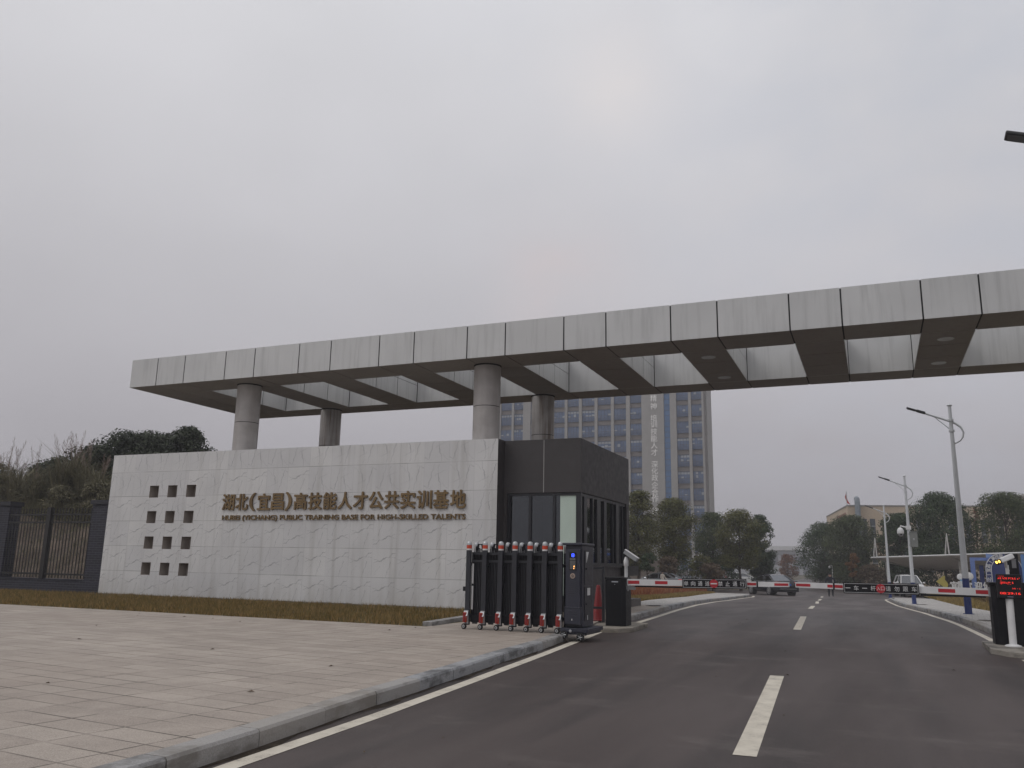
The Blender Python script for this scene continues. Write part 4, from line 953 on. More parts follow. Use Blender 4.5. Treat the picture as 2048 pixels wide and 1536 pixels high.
# ------------------------------------------------------------------ barrier gates
def boom(b, x0, x1, y, z0a, z1a, z0b, z1b, reds, breaks=()):
    """tapering rectangular arm with red patches on its face; z at x0 and at x1"""
    lo = lambda x: z0a+(z0b-z0a)*(x-x0)/(x1-x0); hi = lambda x: z1a+(z1b-z1a)*(x-x0)/(x1-x0); d = .05
    k = len(b.v); b.v += [(x, yy, z) for x in (x0, x1) for yy in (y, y+d*2) for z in (lo(x), hi(x))]
    for q in ((0, 1, 3, 2), (4, 6, 7, 5), (0, 4, 5, 1), (2, 3, 7, 6), (0, 2, 6, 4), (1, 5, 7, 3)): b.f.append(tuple(k+i for i in q)); b.m.append(0)
    for a, c in reds:
        m0, m1 = .24, .24; pa = [(a, y-.003, lo(a)+(hi(a)-lo(a))*m0), (c, y-.003, lo(c)+(hi(c)-lo(c))*m0), (c, y-.003, hi(c)-(hi(c)-lo(c))*m1), (a, y-.003, hi(a)-(hi(a)-lo(a))*m1)]
        b.face(pa, 1)
    for x in breaks: b.box(x-.018, x+.018, y-.006, y+d*2+.006, lo(x)-.012, hi(x)+.012, 2)
    return lo, hi
def boom_sign(par, x0, x1, y, z0, z1, left, right, disc, tilt):
    xm, zm = (x0+x1)/2, (z0+z1)/2; T = Matrix.Translation((xm, y, zm)) @ Matrix.Rotation(-tilt, 4, 'Y'); w, h = (x1-x0)/2, (z1-z0)/2
    b = MB(); b.box(-w, w, -.012, .012, -h, h, 0, T); sg = b.build('sign_board', BLACKP, par)
    b = MB(); e = .007; q = .022
    for a in ((-w+q, w-q, -h+q, -h+q+e), (-w+q, w-q, h-q-e, h-q), (-w+q, -w+q+e, -h+q+e, h-q-e), (w-q-e, w-q, -h+q+e, h-q-e)): b.box(a[0], a[1], -.016, -.0125, a[2], a[3], 0, T)
    ch = .105; ux = T.to_3x3() @ Vector((1, 0, 0)); uz = T.to_3x3() @ Vector((0, 0, 1))
    for s, (xa, xb) in ((left, (-w+.10, -.16)), (right, (.16, w-.10))):
        for i, c in enumerate(s):
            x = xa+(xb-xa)*i/(len(s)-1)
            if c == '一': b.box(x-ch/2, x+ch/2, -.018, -.0125, -.008, .008, 0, T)
            else: b.text(c, T @ Vector((x, -.0135, 0)), ux, uz, ch, ch*1.06, .0, .008, 0, True)
    b.build('sign_lettering', WHITE, sg)
    b = MB(); b.lathe([(.102, 0), (.102, .006)], n=36, T=T @ Matrix.Translation((0, -.0125, 0)) @ Euler((R(90), 0, 0)).to_matrix().to_4x4()); b.build('sign_disc', REDT, sg)
    b = MB()
    if disc == '-': b.box(-.076, .076, -.024, -.0188, -.014, .014, 0, T)
    else:
        for i, c in enumerate(disc): b.text(c, T @ Vector((-.045+.09*i, -.021, 0)), ux, uz, .075, .085, .0, .006, 0, True)
    b.build('disc_mark', WHITE, sg)
def barrier_box(par, x0, x1, y0, y1, z0, z1, cham):
    b = MB(); P = [(x0, y0, z0), (x1-cham, y0, z0), (x1, y0+cham*1.1, z0), (x1, y1, z0), (x0, y1, z0)]
    b.extr(P, (0, 0, z1-z0-.07)); 
    Q = [(p[0]+(.0), p[1], z1-.07) for p in P]; b.extr([(p[0]-.012 if p[0] == x0 else p[0]+.012, p[1]-.012 if p[1] < y1 else p[1]+.012, z1-.066) for p in P], (0, 0, .06))
    return b.build('housing', BLACKP, par, bevel=.008)
bl = thing('boom_barrier', 'black boom barrier beside the booth whose red and white arm carries the no entry board', 'boom barrier', (-6.2, 21.6, .11))
barrier_box(bl, -6.44, -5.93, 21.30, 21.92, .11, 1.33, .10)
b = MB(); b.box(-5.925, -5.90, 21.50, 21.62, .98, 1.28); b.box(-5.925, -5.72, 21.49, 21.60, 1.02, 1.11); b.build('arm_clamp', SILV, bl)
b = MB(); boom(b, -5.90, -1.93, 21.45, 1.125, 1.285, 1.19, 1.30, [(-5.88, -5.58), (-5.175, -4.855), (-2.90, -2.69), (-2.268, -1.945)], [-2.665]); b.box(-5.7, -4.3, 21.46, 21.54, 1.09, 1.128, 2); arm = b.build('arm', [WHITE, REDT, BLACKP], bl)  # black bar below the arm stands in for its thin shadow lip
boom_sign(arm, -4.476, -2.913, 21.415, 1.103, 1.345, '单向通道', '禁止通行', '-', R(.9))
b = MB(); b.box(-6.27, -6.10, 21.294, 21.299, 1.195, 1.225); b.box(-6.195, -6.18, 21.294, 21.299, 1.135, 1.155); b.build('maker_mark', paint('faded_white', (.35, .37, .40), .5), bl)
b = MB(); b.box(-5.929, -5.925, 21.46, 21.49, 1.02, 1.3); b.build('side_sticker', SILV, bl)
br_ = thing('boom_barrier', 'black boom barrier at the right edge whose red and white arm carries the entrance board', 'boom barrier', (2.7, 21.6, .11))
b = MB(); b.extr([(2.36, 21.30, .09), (3.02, 21.30, .09), (3.02, 21.92, .09), (2.28, 21.92, .09), (2.28, 21.42, .09)], (0, 0, 1.26)); b.extr([(2.25, 21.27, 1.352), (3.05, 21.27, 1.352), (3.05, 21.95, 1.352), (2.25, 21.95, 1.352)], (0, 0, .06)); b.build('housing', BLACKP, br_, bevel=.008)
b = MB(); boom(b, -1.80, 2.34, 21.60, 1.185, 1.305, 1.105, 1.27, [(-1.785, -1.46), (-1.08, -.96), (-.92, -.74), (1.262, 1.603), (2.009, 2.33)], [-.936]); b.box(.9, 2.2, 21.61, 21.69, 1.07, 1.112, 2); arm2 = b.build('arm', [WHITE, REDT, BLACKP], br_)  # same black bar below this arm, drawn in for the shadow lip
boom_sign(arm2, -.728, .874, 21.565, 1.085, 1.335, '一车一杆', '请勿跟车', '入口', R(.25))
b = MB(); b.box(2.25, 2.36, 21.5, 21.75, 1.1, 1.30); b.build('arm_clamp', SILV, br_)
def island(pts, z, label):
    b = MB(); b.extr([(x, y, -.02) for x, y in pts], (0, 0, z+.02)); tag(b.build('traffic_island', CONC, bevel=.015), label, 'traffic island', kind='structure')
island([(-6.80, 20.55), (-6.50, 20.60), (-5.90, 20.60), (-5.68, 21.1), (-5.78, 23.1), (-6.6, 23.3), (-6.95, 22.2)], .11, 'low concrete island under the left barrier')
island([(2.10, 22.3), (2.05, 20.2), (2.30, 19.6), (2.6, 19.35), (3.9, 19.4), (3.9, 22.3)], .105, 'low concrete island under the right barrier')
# number plate cameras
def bullet(b, T, L, w, h, m0=0):
    b.box(-L/2, L/2, -w/2, w/2, -h/2, h/2, m0, T)
t = thing('barrier_camera', 'white camera on a short white post above the left barrier box', 'camera', (-6.0, 21.72, 1.33))
b = MB(); b.lathe([(.045, 1.325), (.045, 1.60), (.062, 1.62), (.065, 1.74), (.05, 1.78), (.03, 1.85)], (-6.0, 21.72, 0), 14); b.build('post', WHITE, t, smooth=True)
T = Matrix.Translation((-5.86, 21.70, 1.87)) @ Euler((0, R(33), 0)).to_matrix().to_4x4()
b = MB(); bullet(b, T, .40, .15, .10); b.build('housing', paint('camera_grey', (.30, .31, .32), .4), t, bevel=.012)
b = MB(); b.box(-.215, .205, -.085, .085, .053, .066, 0, T); b.build('sun_shield', WHITE, t)
b = MB(); b.box(-.22, -.202, -.07, .07, -.05, .05, 0, T); b.box(.15, .206, -.078, .078, -.055, -.045, 0, T); b.tube([(-6.0, 21.72, 1.82), (-6.02, 21.71, 1.95)], .03, 8); b.build('bracket', BLACKP, t)
t = thing('led_display', 'black display with red glowing lines on a white post before the right barrier', 'display', (2.56, 20.95, .105))
T = Matrix.Translation((2.585, 20.95, 1.335)) @ Matrix.Rotation(R(.5), 4, 'Y')
b = MB(); b.box(-.235, .235, -.05, .05, -.255, .255, 0, T); b.build('panel', BLACKP, t, bevel=.02)
b = MB(); rg = random.Random(5)
def dots(x0, x1, z, h, dens):
    x = x0
    while x < x1:
        w = rg.uniform(.010, .024)
        if rg.random() < dens:
            for k in range(3):
                if rg.random() < .75: b.box(x, x+w*rg.uniform(.5, 1), -.0535, -.0505, z+h*k/3, z+h*(k+.62)/3, 0, T)
        x += w+.006
dots(-.20, -.10, .205, .012, .8); dots(-.205, .20, .150, .038, .92); dots(-.18, .05, .118, .014, .35); dots(-.195, .08, .060, .038, .92); dots(-.17, .06, .042, .010, .4); dots(.05, .19, -.052, .026, .8)
b.build('glowing_text', LEDR, t)
b = MB(); b.text('08:29:16', T @ Vector((-.185, -.0515, -.165)), T.to_3x3() @ Vector((1, 0, 0)), T.to_3x3() @ Vector((0, 0, 1)), .38, .045, .0, .003); b.build('glowing_time', LEDR, t)
b = MB(); b.box(-.055, .055, -.0535, -.0505, -.222, -.204, 0, T); b.build('maker_mark', paint('faded_violet', (.16, .15, .22), .5), t)
b = MB(); b.tube([(2.555, 20.99, .105), (2.575, 21.01, 1.2)], .072, 18); b.lathe([(.16, .10), (.16, .125), (.09, .15)], (2.555, 20.99, 0), 24); b.build('post', WHITE, t, smooth=True)
t = thing('camera_column', 'tall black column with intercom behind the red display', 'column', (2.72, 21.15, .105))
b = MB(); b.box(2.60, 2.83, 21.12, 21.26, .105, 2.02); b.build('shaft', BLACKP, t, bevel=.01)
b = MB(); b.box(2.70, 2.78, 21.108, 21.122, 1.72, 1.90); b.box(2.71, 2.77, 21.100, 21.110, 1.73, 1.84); b.box(2.695, 2.785, 21.09, 21.12, 1.895, 1.91); b.build('intercom', paint('intercom_grey', (.20, .20, .21), .5), t)
t = thing('barrier_camera', 'white camera with two lit amber lamps above the red display', 'camera', (2.60, 21.0, 1.6))
T = Matrix.Translation((2.52, 20.80, 1.895)) @ Euler((0, R(-24), 0)).to_matrix().to_4x4() @ Euler((0, 0, R(28))).to_matrix().to_4x4()
b = MB(); b.box(-.13, .20, -.085, .085, -.055, .055, 0, T); b.build('housing', WHITE, t, bevel=.022)
b = MB(); b.box(-.150, -.128, -.088, .088, -.060, .050, 0, T); b.build('lamp_face', BLACKP, t)
b = MB()
for y in (-.048, .048): b.lathe([(.030, 0), (.026, .008)], n=14, T=T @ Matrix.Translation((-.150, y, .0)) @ Euler((0, R(-90), 0)).to_matrix().to_4x4())
b.build('amber_lamp', AMBER, t)
b = MB(); b.tube([(2.62, 21.12, 1.66), (2.57, 20.95, 1.74), (2.55, 20.84, 1.86)], .028, 8); b.tube([(2.585, 20.97, 1.58), (2.585, 20.97, 1.78)], .035, 10); b.build('bracket', WHITE, t, smooth=True)

# ------------------------------------------------------------------ street lamps
def lamp_parts(t):
    b = MB(); b.lathe([(.125, 0), (.118, 1.29)], n=16); b.lathe([(.19, -.02), (.19, .02)], n=16); b.build('pole_foot', NAVY, t, local=True, smooth=True)
    b = MB(); b.lathe([(.117, 1.285), (.062, 7.84)], n=16); b.lathe([(.088, 7.84), (.10, 7.87), (.05, 7.92), (.01, 7.94)], n=14); b.build('pole', POLE, t, local=True, smooth=True)
    b = MB(); pts = [(-.88, 0, 7.60), (-.4, 0, 7.40), (.02, 0, 7.22), (.16, 0, 7.14), (.33, 0, 6.98), (.40, 0, 6.78), (.36, 0, 6.60), (.26, 0, 6.46), (.07, 0, 6.36)]
    b.tube(pts, [.035, .042, .046, .046, .042, .038, .034, .03, .026], 10); b.tube([(-.62, 0, 7.50), (-.04, 0, 6.92)], .018, 8)
    for z in (7.28, 6.86): b.lathe([(.105, z-.04), (.105, z+.04)], n=14)
    b.build('arm', POLE, t, local=True, smooth=True)
    T = Matrix.Translation((-1.20, 0, 7.735)) @ Matrix.Rotation(R(21), 4, 'Y')
    b = MB(); b.box(-.34, .02, -.13, .13, -.025, .03, 0, T); b.box(.02, .36, -.09, .09, -.045, .05, 0, T); b.build('lamp_head', HEADM, t, local=True, bevel=.02)
    b = MB(); b.box(-.30, -.02, -.10, .10, -.034, -.026, 0, T); b.build('led_panel', paint('led_cover', (.10, .105, .11), .3), t, local=True)
LPOS = [((3.06, 36.1), 'grey street lamp with blue foot, nearest in view on the right hand pavement'), ((2.05, 58.5), 'grey street lamp with blue foot that carries the white dome camera'), ((1.00, 80.8), 'grey street lamp with blue foot, farthest of the row on the right'), ((3.72, 13.3), 'street lamp just outside the right edge, only its dark lamp head in view')]
t = thing('street_lamp', LPOS[0][1], 'street lamp', (LPOS[0][0][0], LPOS[0][0][1], gz(36.1)+.15), R(-2), 'street lamps along the right hand pavement'); lamp_parts(t)
for (x, y), lb in LPOS[1:]: dup(t, (x, y, gz(y)+.15), R(-2), lb, 'street lamps along the right hand pavement')
t = thing('dome_camera', 'white dome camera hanging from the middle street lamp', 'camera', (1.58, 58.5, 3.7))
b = MB(); b.tube([(2.0, 58.45, 4.30), (1.60, 58.42, 4.40), (1.58, 58.42, 4.28)], .045, 8); b.box(1.9, 2.2, 58.38, 58.62, 4.18, 4.42); b.build('bracket', WHITE, t)
b = MB(); b.lathe([(.06, 4.30), (.14, 4.24), (.19, 4.12), (.20, 3.98), (.19, 3.93)], (1.58, 58.42, 0), 18); b.build('housing', WHITE, t, smooth=True)
b = MB(); b.ball((1.58, 58.42, 3.93), (.17, .17, .19), 16); b.build('dome', paint('dome_grey', (.28, .28, .29), .2), t, smooth=True)
b = MB(); b.ball((1.60, 58.27, 3.88), (.055, .04, .06), 10); b.build('lens', BLACKP, t, smooth=True)
t = thing('equipment_box', 'grey equipment box strapped to the middle street lamp', 'box', (2.30, 58.5, 3.1))
b = MB(); b.box(2.08, 2.52, 58.30, 58.62, 3.12, 4.02); b.box(2.06, 2.54, 58.27, 58.65, 4.02, 4.06); b.build('cabinet', paint('box_grey', (.20, .21, .20), .5), t, bevel=.01)
b = MB(); b.ball((2.30, 58.29, 3.58), (.06, .015, .07), 10); b.box(2.0, 2.12, 58.4, 58.6, 3.2, 3.26); b.box(2.0, 2.12, 58.4, 58.6, 3.88, 3.94); b.build('lock', SILV, t)
for x, y, h, s, lb in ((-21.7, 107.8, 3.4, 1, 'short white camera post between the brown bushes'), (-20.4, 108.0, 4.2, 1, 'taller white camera post with a hooked head, behind the no entry board'), (-13.4, 109.2, 3.0, 1, 'white camera post rising behind the black car'), (-5.35, 122, 3.0, -1, 'white camera post behind the guard'), (-7.4, 135, 3.6, -1, 'small white camera post at the far right of the avenue')):
    z = gz(y)+.1; t = thing('camera_post', lb, 'camera post', (x, y, z), 0, 'white camera posts by the far trees')
    b = MB(); b.tube([(0, 0, 0), (0, 0, h), (s*.12, 0, h+.08), (s*.34, 0, h+.05)], [.055, .045, .03, .03], 8); b.build('post', WHITE, t, local=True, smooth=True)
    b = MB(); b.lathe([(.05, h-.02), (.12, h-.08), (.14, h-.2), (.10, h-.32), (.02, h-.36)], (s*.34, 0, 0), 12); b.build('dome', WHITE, t, local=True, smooth=True)

# ------------------------------------------------------------------ cars
def car(name, label, loc, heading, paintm, suv=False, group=None, cat='car', k=1.2):
    """local +x is forward; heading is the compass azimuth from +Y, clockwise"""
    t = thing(name, label, cat, loc, R(90)-heading, group)
    if suv:
        ST = [(-2.32, .78, .42, 1.02), (-2.28, .86, .30, 1.12), (-1.6, .92, .26, 1.12), (-.6, .94, .24, 1.10), (.6, .94, .24, 1.08), (1.05, .93, .25, 1.06), (1.7, .90, .28, 1.02), (2.2, .84, .32, .92), (2.34, .74, .42, .80)]
        rb, rf, wb, wf, ro, zr, rr_ = -2.22, 1.25, -1.95, .35, 1.72, 1.74, .37
    else:
        ST = [(-2.46, .74, .44, .90), (-2.42, .84, .30, 1.03), (-1.8, .91, .25, 1.05), (-.8, .93, .23, 1.00), (.6, .93, .23, .97), (1.15, .92, .24, .95), (1.75, .89, .26, .89), (2.25, .82, .30, .78), (2.44, .70, .40, .64)]
        rb, rf, wb, wf, ro, zr, rr_ = -1.95, 1.25, -.95, .20, 1.42, 1.46, .335
    ax = 1.42; S = lambda p: tuple(c*k for c in p)
    b = MB(); rings = []
    for x, w, z0, z1 in ST:
        zm = z0+(z1-z0)*.55
        ring = [(x, -w*.90, z0), (x, -w, z0+.14), (x, -w*1.0, zm), (x, -w*.95, z1-.05), (x, -w*.86, z1), (x, w*.86, z1), (x, w*.95, z1-.05), (x, w, zm), (x, w, z0+.14), (x, w*.90, z0)]
        rings.append([S(p) for p in ring])
    n = 10; base = len(b.v)
    for r_ in rings: b.v += r_
    for i in range(len(rings)-1):
        for j in range(n):
            a = base+i*n+j; c = base+i*n+(j+1) % n; b.f.append((a, c, c+n, a+n)); b.m.append(1 if j == 9 else 0)
    b.f.append(tuple(base+j for j in range(n))); b.m.append(0); b.f.append(tuple(base+(len(rings)-1)*n+j for j in reversed(range(n)))); b.m.append(0)
    zb = .98 if not suv else 1.08; zr2 = zr-.05
    def hw(x): return .86-.10*max(0, abs(x)-.8)
    # roof skin, pillars
    top = [S(p) for p in ((wb, -.58, zr2), (wb+.35, -.63, zr), (wf-.3, -.63, zr), (wf, -.60, zr2), (wf, .60, zr2), (wf-.3, .63, zr), (wb+.35, .63, zr), (wb, .58, zr2))]
    mid = [S((wb+.35, 0, zr+.035)), S((wf-.3, 0, zr+.035))]; kk = len(b.v); b.v += top+mid
    for f in ((0, 1, 8), (1, 2, 9, 8), (2, 3, 9), (3, 4, 9), (4, 5, 9), (5, 6, 8, 9), (6, 7, 8), (7, 0, 8)): b.f.append(tuple(kk+i for i in f)); b.m.append(0)
    for s in (-1, 1):
        for (p, q, r_) in (((rb, s*.78, zb), (wb, s*.585, zr2), .05), ((rf, s*.80, zb), (wf, s*.605, zr2), .035), ((-.35, s*.835, zb), (-.32, s*.635, zr-.01), .03), ((wb, s*.60, zr2), (wf, s*.62, zr2), .03)):
            b.tube([S(p), S(q)], r_*k, 6, 0)
    for s in (-1, 1):                                                # wheel wells
        for x in (-ax, ax):
            T = Matrix.Translation(S((x, s*.80, rr_))) @ Euler((R(90), 0, 0)).to_matrix().to_4x4()
            b.lathe([((rr_+.06)*k, -.145*k), ((rr_+.06)*k, .145*k)], n=22, m=1, T=T)
    body = b.build('body', [paintm, BLACKP], t, local=True, smooth=True, angle=32)
    g_ = [S(p) for p in ((rb, -.79, zb-.03), (rf, -.81, zb-.03), (rf, .81, zb-.03), (rb, .79, zb-.03), (wb, -.58, zr2-.005), (wf, -.60, zr2-.005), (wf, .60, zr2-.005), (wb, .58, zr2-.005))]
    b = MB(); b.face([g_[0], g_[1], g_[5], g_[4]]); b.face([g_[3], g_[7], g_[6], g_[2]]); b.build('side_window', GLCAR, body, local=True, recalc=False)
    b = MB(); b.face([g_[1], g_[2], g_[6], g_[5]]); b.build('windscreen', GLCAR, body, local=True, recalc=False)
    b = MB(); b.face([g_[3], g_[0], g_[4], g_[7]]); b.build('rear_window', GLCAR, body, local=True, recalc=False)
    b = MB(); b.box(rb*k+.2, rf*k-.3, -.7*k, .7*k, (zb-.25)*k, (zb+.02)*k); 
    for s in (-.38, .38): b.box(.15*k, .3*k, (s-.22)*k, (s+.22)*k, zb*k, (zb+.36)*k); b.box(-.9*k, -.75*k, (s-.22)*k, (s+.22)*k, zb*k, (zb+.34)*k)
    b.build('interior', BLACKP, body, local=True)
    for s in (-1, 1):
        for x in (-ax, ax):
            T = Matrix.Translation(S((x, s*.83, rr_))) @ Euler((R(90), 0, 0)).to_matrix().to_4x4(); w = MB()
            w.lathe([(rr_*.72*k, -.11*k), (rr_*.96*k, -.115*k), (rr_*k, -.07*k), (rr_*k, .07*k), (rr_*.96*k, .115*k), (rr_*.72*k, .11*k)], n=26, m=0, T=T)
            wo_ = w.build('wheel', [TYRE], t, local=True, smooth=True); w = MB()
            for a in range(10):
                an = 2*math.pi*a/10; w.tube([T @ Vector((.03*k*math.cos(an), .03*k*math.sin(an), -s*.118*k)), T @ Vector((rr_*.70*k*math.cos(an), rr_*.70*k*math.sin(an), -s*.112*k))], .020*k, 5, 0)
            ringp = [T @ Vector((rr_*.71*k*math.cos(2*math.pi*a/24), rr_*.71*k*math.sin(2*math.pi*a/24), -s*.112*k)) for a in range(25)]
            w.tube(ringp, .018*k, 6, 0, False); w.lathe([(.07*k, -s*.09*k), (.06*k, -s*.125*k)], n=12, T=T)
            w.build('rim', RIM, wo_, local=True, recalc=False, smooth=True)
        b = MB(); x0 = ST[1][0]; zt = ST[1][3]
        b.box((x0-.035)*k, (x0+.22)*k, *(sorted((s*.50*k, s*.845*k))), (zt-.22)*k, (zt-.07)*k); b.build('tail_lamp', TAIL, t, local=True, bevel=.02)
        b = MB(); x1 = ST[-2][0]; b.box((x1-.2)*k, (x1+.075)*k, *(sorted((s*.50*k, s*.80*k))), .62*k, .76*k); b.build('headlight', SILV, t, local=True, bevel=.02)
        b = MB(); b.ball(S((.95, s*1.01, zb+.06)), (.06*k, .11*k, .075*k), 10); b.build('mirror', paintm, t, local=True, smooth=True)
        b = MB(); b.tube([S((rb+.15, s*.80, zb+.0)), S((rf-.15, s*.835, zb-.01))], .011*k, 5); b.tube([S((rb+.15, s*.80, zb)), S((wb+.05, s*.625, zr2-.06))], .010*k, 5); b.tube([S((wb+.05, s*.622, zr2-.06)), S((wf-.02, s*.64, zr2-.05))], .009*k, 5); b.build('window_trim', SILV, t, local=True)
    b = MB(); b.box((ST[0][0]-.03)*k, (ST[0][0]+.06)*k, -.24*k, .24*k, .70*k, .83*k); b.build('number_plate', PLATE, t, local=True)
    b = MB(); b.box((ST[0][0]-.05)*k, (ST[0][0]+.2)*k, -.80*k, .80*k, .30*k, .42*k); b.box((ST[-1][0]-.2)*k, (ST[-1][0]+.03)*k, -.72*k, .72*k, .32*k, .44*k); b.build('bumper', BLACKP, t, local=True, bevel=.03)
    b = MB(); b.box((ST[0][0]-.045)*k, (ST[0][0]+.05)*k, -.62*k, .62*k, .47*k, .49*k); b.box((ST[-1][0]-.02)*k, (ST[-1][0]+.02)*k, -.42*k, .42*k, .52*k, .66*k, 0); b.build('chrome_strip', SILV, t, local=True)
    return t
car('parked_car', 'black sedan turning left at the junction, seen from behind', (-9.2, 84.6, gz(85)+.0), R(-33), CARBLK, k=1.29)
car('parked_car', 'grey car with its door open beyond the rust red plants', (-20.9, 88.2, gz(88)+.05), R(-78), CARSIL)
car('parked_car', 'white off road car facing the camera under the carport', (2.95, 95.2, gz(95)+.0), R(172), CARWHT, True)
car('parked_car', 'distant white car half hidden ahead of the black sedan', (-19.6, 138.0, gz(138)+.1), R(60), CARWHT)
# the grey car's open door stands away from its body
# ------------------------------------------------------------------ people
def person(label, loc, rz, h, topm, legm, skinz, pose='stand', hairm=HAIR):
    t = thing('person', label, 'person', loc, rz)
    k = h/1.72
    if pose == 'stand': J = dict(hand_l=(.27, -.06, .80), elb_l=(.29, .03, 1.08), hand_r=(-.27, -.06, .80), elb_r=(-.29, .03, 1.08))
    else: J = dict(hand_l=(.20, -.34, 1.02), elb_l=(.30, -.06, 1.10), hand_r=(-.24, -.30, .98), elb_r=(-.30, -.02, 1.10))
    V = [('pelvis', (0, 0, .95), .155), ('waist', (0, .01, 1.10), .145), ('chest', (0, .02, 1.30), .165), ('neckb', (0, .01, 1.46), .075), ('neck', (0, -.005, 1.50), .058), ('head0', (0, -.02, 1.56), .085), ('head1', (0, -.015, 1.65), .092), ('head2', (0, -.005, 1.69), .06),
         ('sh_l', (.19, .02, 1.40), .072), ('elb_l', J['elb_l'], .052), ('wr_l', tuple(a+(c-a)*.9 for a, c in zip(J['elb_l'], J['hand_l'])), .036), ('sh_r', (-.19, .02, 1.40), .072), ('elb_r', J['elb_r'], .052), ('wr_r', tuple(a+(c-a)*.9 for a, c in zip(J['elb_r'], J['hand_r'])), .036),
         ('hip_l', (.10, 0, .88), .10), ('knee_l', (.11, -.02, .50), .068), ('ank_l', (.11, .02, .10), .048), ('toe_l', (.12, -.14, .04), .038), ('hip_r', (-.10, 0, .88), .10), ('knee_r', (-.11, -.01, .50), .068), ('ank_r', (-.11, .03, .10), .048), ('toe_r', (-.12, -.13, .04), .038)]
    E = [('pelvis', 'waist'), ('waist', 'chest'), ('chest', 'neckb'), ('neckb', 'neck'), ('neck', 'head0'), ('head0', 'head1'), ('head1', 'head2'), ('chest', 'sh_l'), ('sh_l', 'elb_l'), ('elb_l', 'wr_l'), ('chest', 'sh_r'), ('sh_r', 'elb_r'), ('elb_r', 'wr_r'), ('pelvis', 'hip_l'), ('hip_l', 'knee_l'), ('knee_l', 'ank_l'), ('ank_l', 'toe_l'), ('pelvis', 'hip_r'), ('hip_r', 'knee_r'), ('knee_r', 'ank_r'), ('ank_r', 'toe_r')]
    for s in ('l', 'r'):                                             # palms with four fingers and a thumb
        a = Vector(J['elb_'+s]); c = Vector(J['hand_'+s]); d = (c-a).normalized(); w = Vector((0, 1, 0)) if abs(d.y) < .8 else Vector((1, 0, 0))
        V.append(('palm_'+s, tuple(c+d*.05), .036)); E.append(('wr_'+s, 'palm_'+s))
        for q, ln in enumerate((.085, .10, .095, .07)):
            o = c+d*.07+w*(.024*(q-1.5)); V.append((f'f{q}a_{s}', tuple(o+d*.03), .011)); V.append((f'f{q}b_{s}', tuple(o+d*ln+Vector((0, -.02, 0))), .008)); E += [('palm_'+s, f'f{q}a_{s}'), (f'f{q}a_{s}', f'f{q}b_{s}')]
        o = c-w*.045; V.append(('th_'+s, tuple(o+d*.06), .011)); E.append(('palm_'+s, 'th_'+s))
    ix = {n_: i for i, (n_, p, r_) in enumerate(V)}
    me = bpy.data.meshes.new('body'); me.from_pydata([tuple(c*k for c in p) for n_, p, r_ in V], [(ix[a], ix[c]) for a, c in E], [])
    m = Mat('person_body'); sp = m.n('ShaderNodeSeparateXYZ', {'Vector': m.pos(True)})
    z = sp.outputs['Z']; ax_ = m.math('ABSOLUTE', sp.outputs['X'])
    c = m.mix(m.math('GREATER_THAN', z, .78*k), legm, topm); c = m.mix(m.math('GREATER_THAN', z, 1.475*k), c, (.40, .26, .20))
    hand = m.math('MULTIPLY', m.math('GREATER_THAN', ax_, .17*k), m.math('MULTIPLY', m.math('LESS_THAN', z, skinz*k), m.math('GREATER_THAN', z, .66*k)))
    c = m.mix(hand, c, (.40, .26, .20)); c = m.mix(m.math('LESS_THAN', z, .085*k), c, (.012, .012, .012)); m.col(c).set(.85)
    me.materials.append(m.m); o = bpy.data.objects.new('body', me); SC.collection.objects.link(o); o.parent = t
    sk = o.modifiers.new('skin', 'SKIN'); sk.use_smooth_shade = True
    for i, (n_, p, r_) in enumerate(V): me.skin_vertices[0].data[i].radius = (r_*k, r_*k*(.72 if n_ in ('chest', 'waist', 'pelvis') else 1))
    me.skin_vertices[0].data[0].use_root = True
    o.modifiers.new('sub', 'SUBSURF').render_levels = 1
    b = MB(); b.ball((0, .012*k, 1.665*k), (.098*k, .108*k, .088*k), 14); b.build('hair', hairm, t, local=True, smooth=True)
    b = MB()
    for s in (-1, 1): b.ball((s*.035*k, -.105*k, 1.625*k), .012*k, 6)
    b.build('eyes', BLACKP, t, local=True)
    b = MB(); b.ball((0, -.115*k, 1.60*k), (.014*k, .022*k, .022*k), 6); b.ball((0, -.102*k, 1.563*k), (.028*k, .008*k, .007*k), 6)
    for s in (-1, 1): b.ball((s*.092*k, .0, 1.61*k), (.012*k, .022*k, .032*k), 6)
    b.build('face', SKIN, t, local=True, smooth=True)
    return t
gd = person('guard in a dark uniform standing in the roadway beyond the barrier arms', (-3.92, 83.9, gz(83.9)), R(5), 2.06, (.014, .017, .026), (.012, .014, .020), .80, hairm=paint('dark_cap', (.010, .012, .018), .8))
gd.scale = (1.22, 1.15, 1.0)
person('person in a beige coat at the open door of the grey car', (-20.1, 86.6, gz(86.6)+.1), R(60), 1.86, (.66, .60, .52), (.03, .03, .04), 1.0, 'reach')

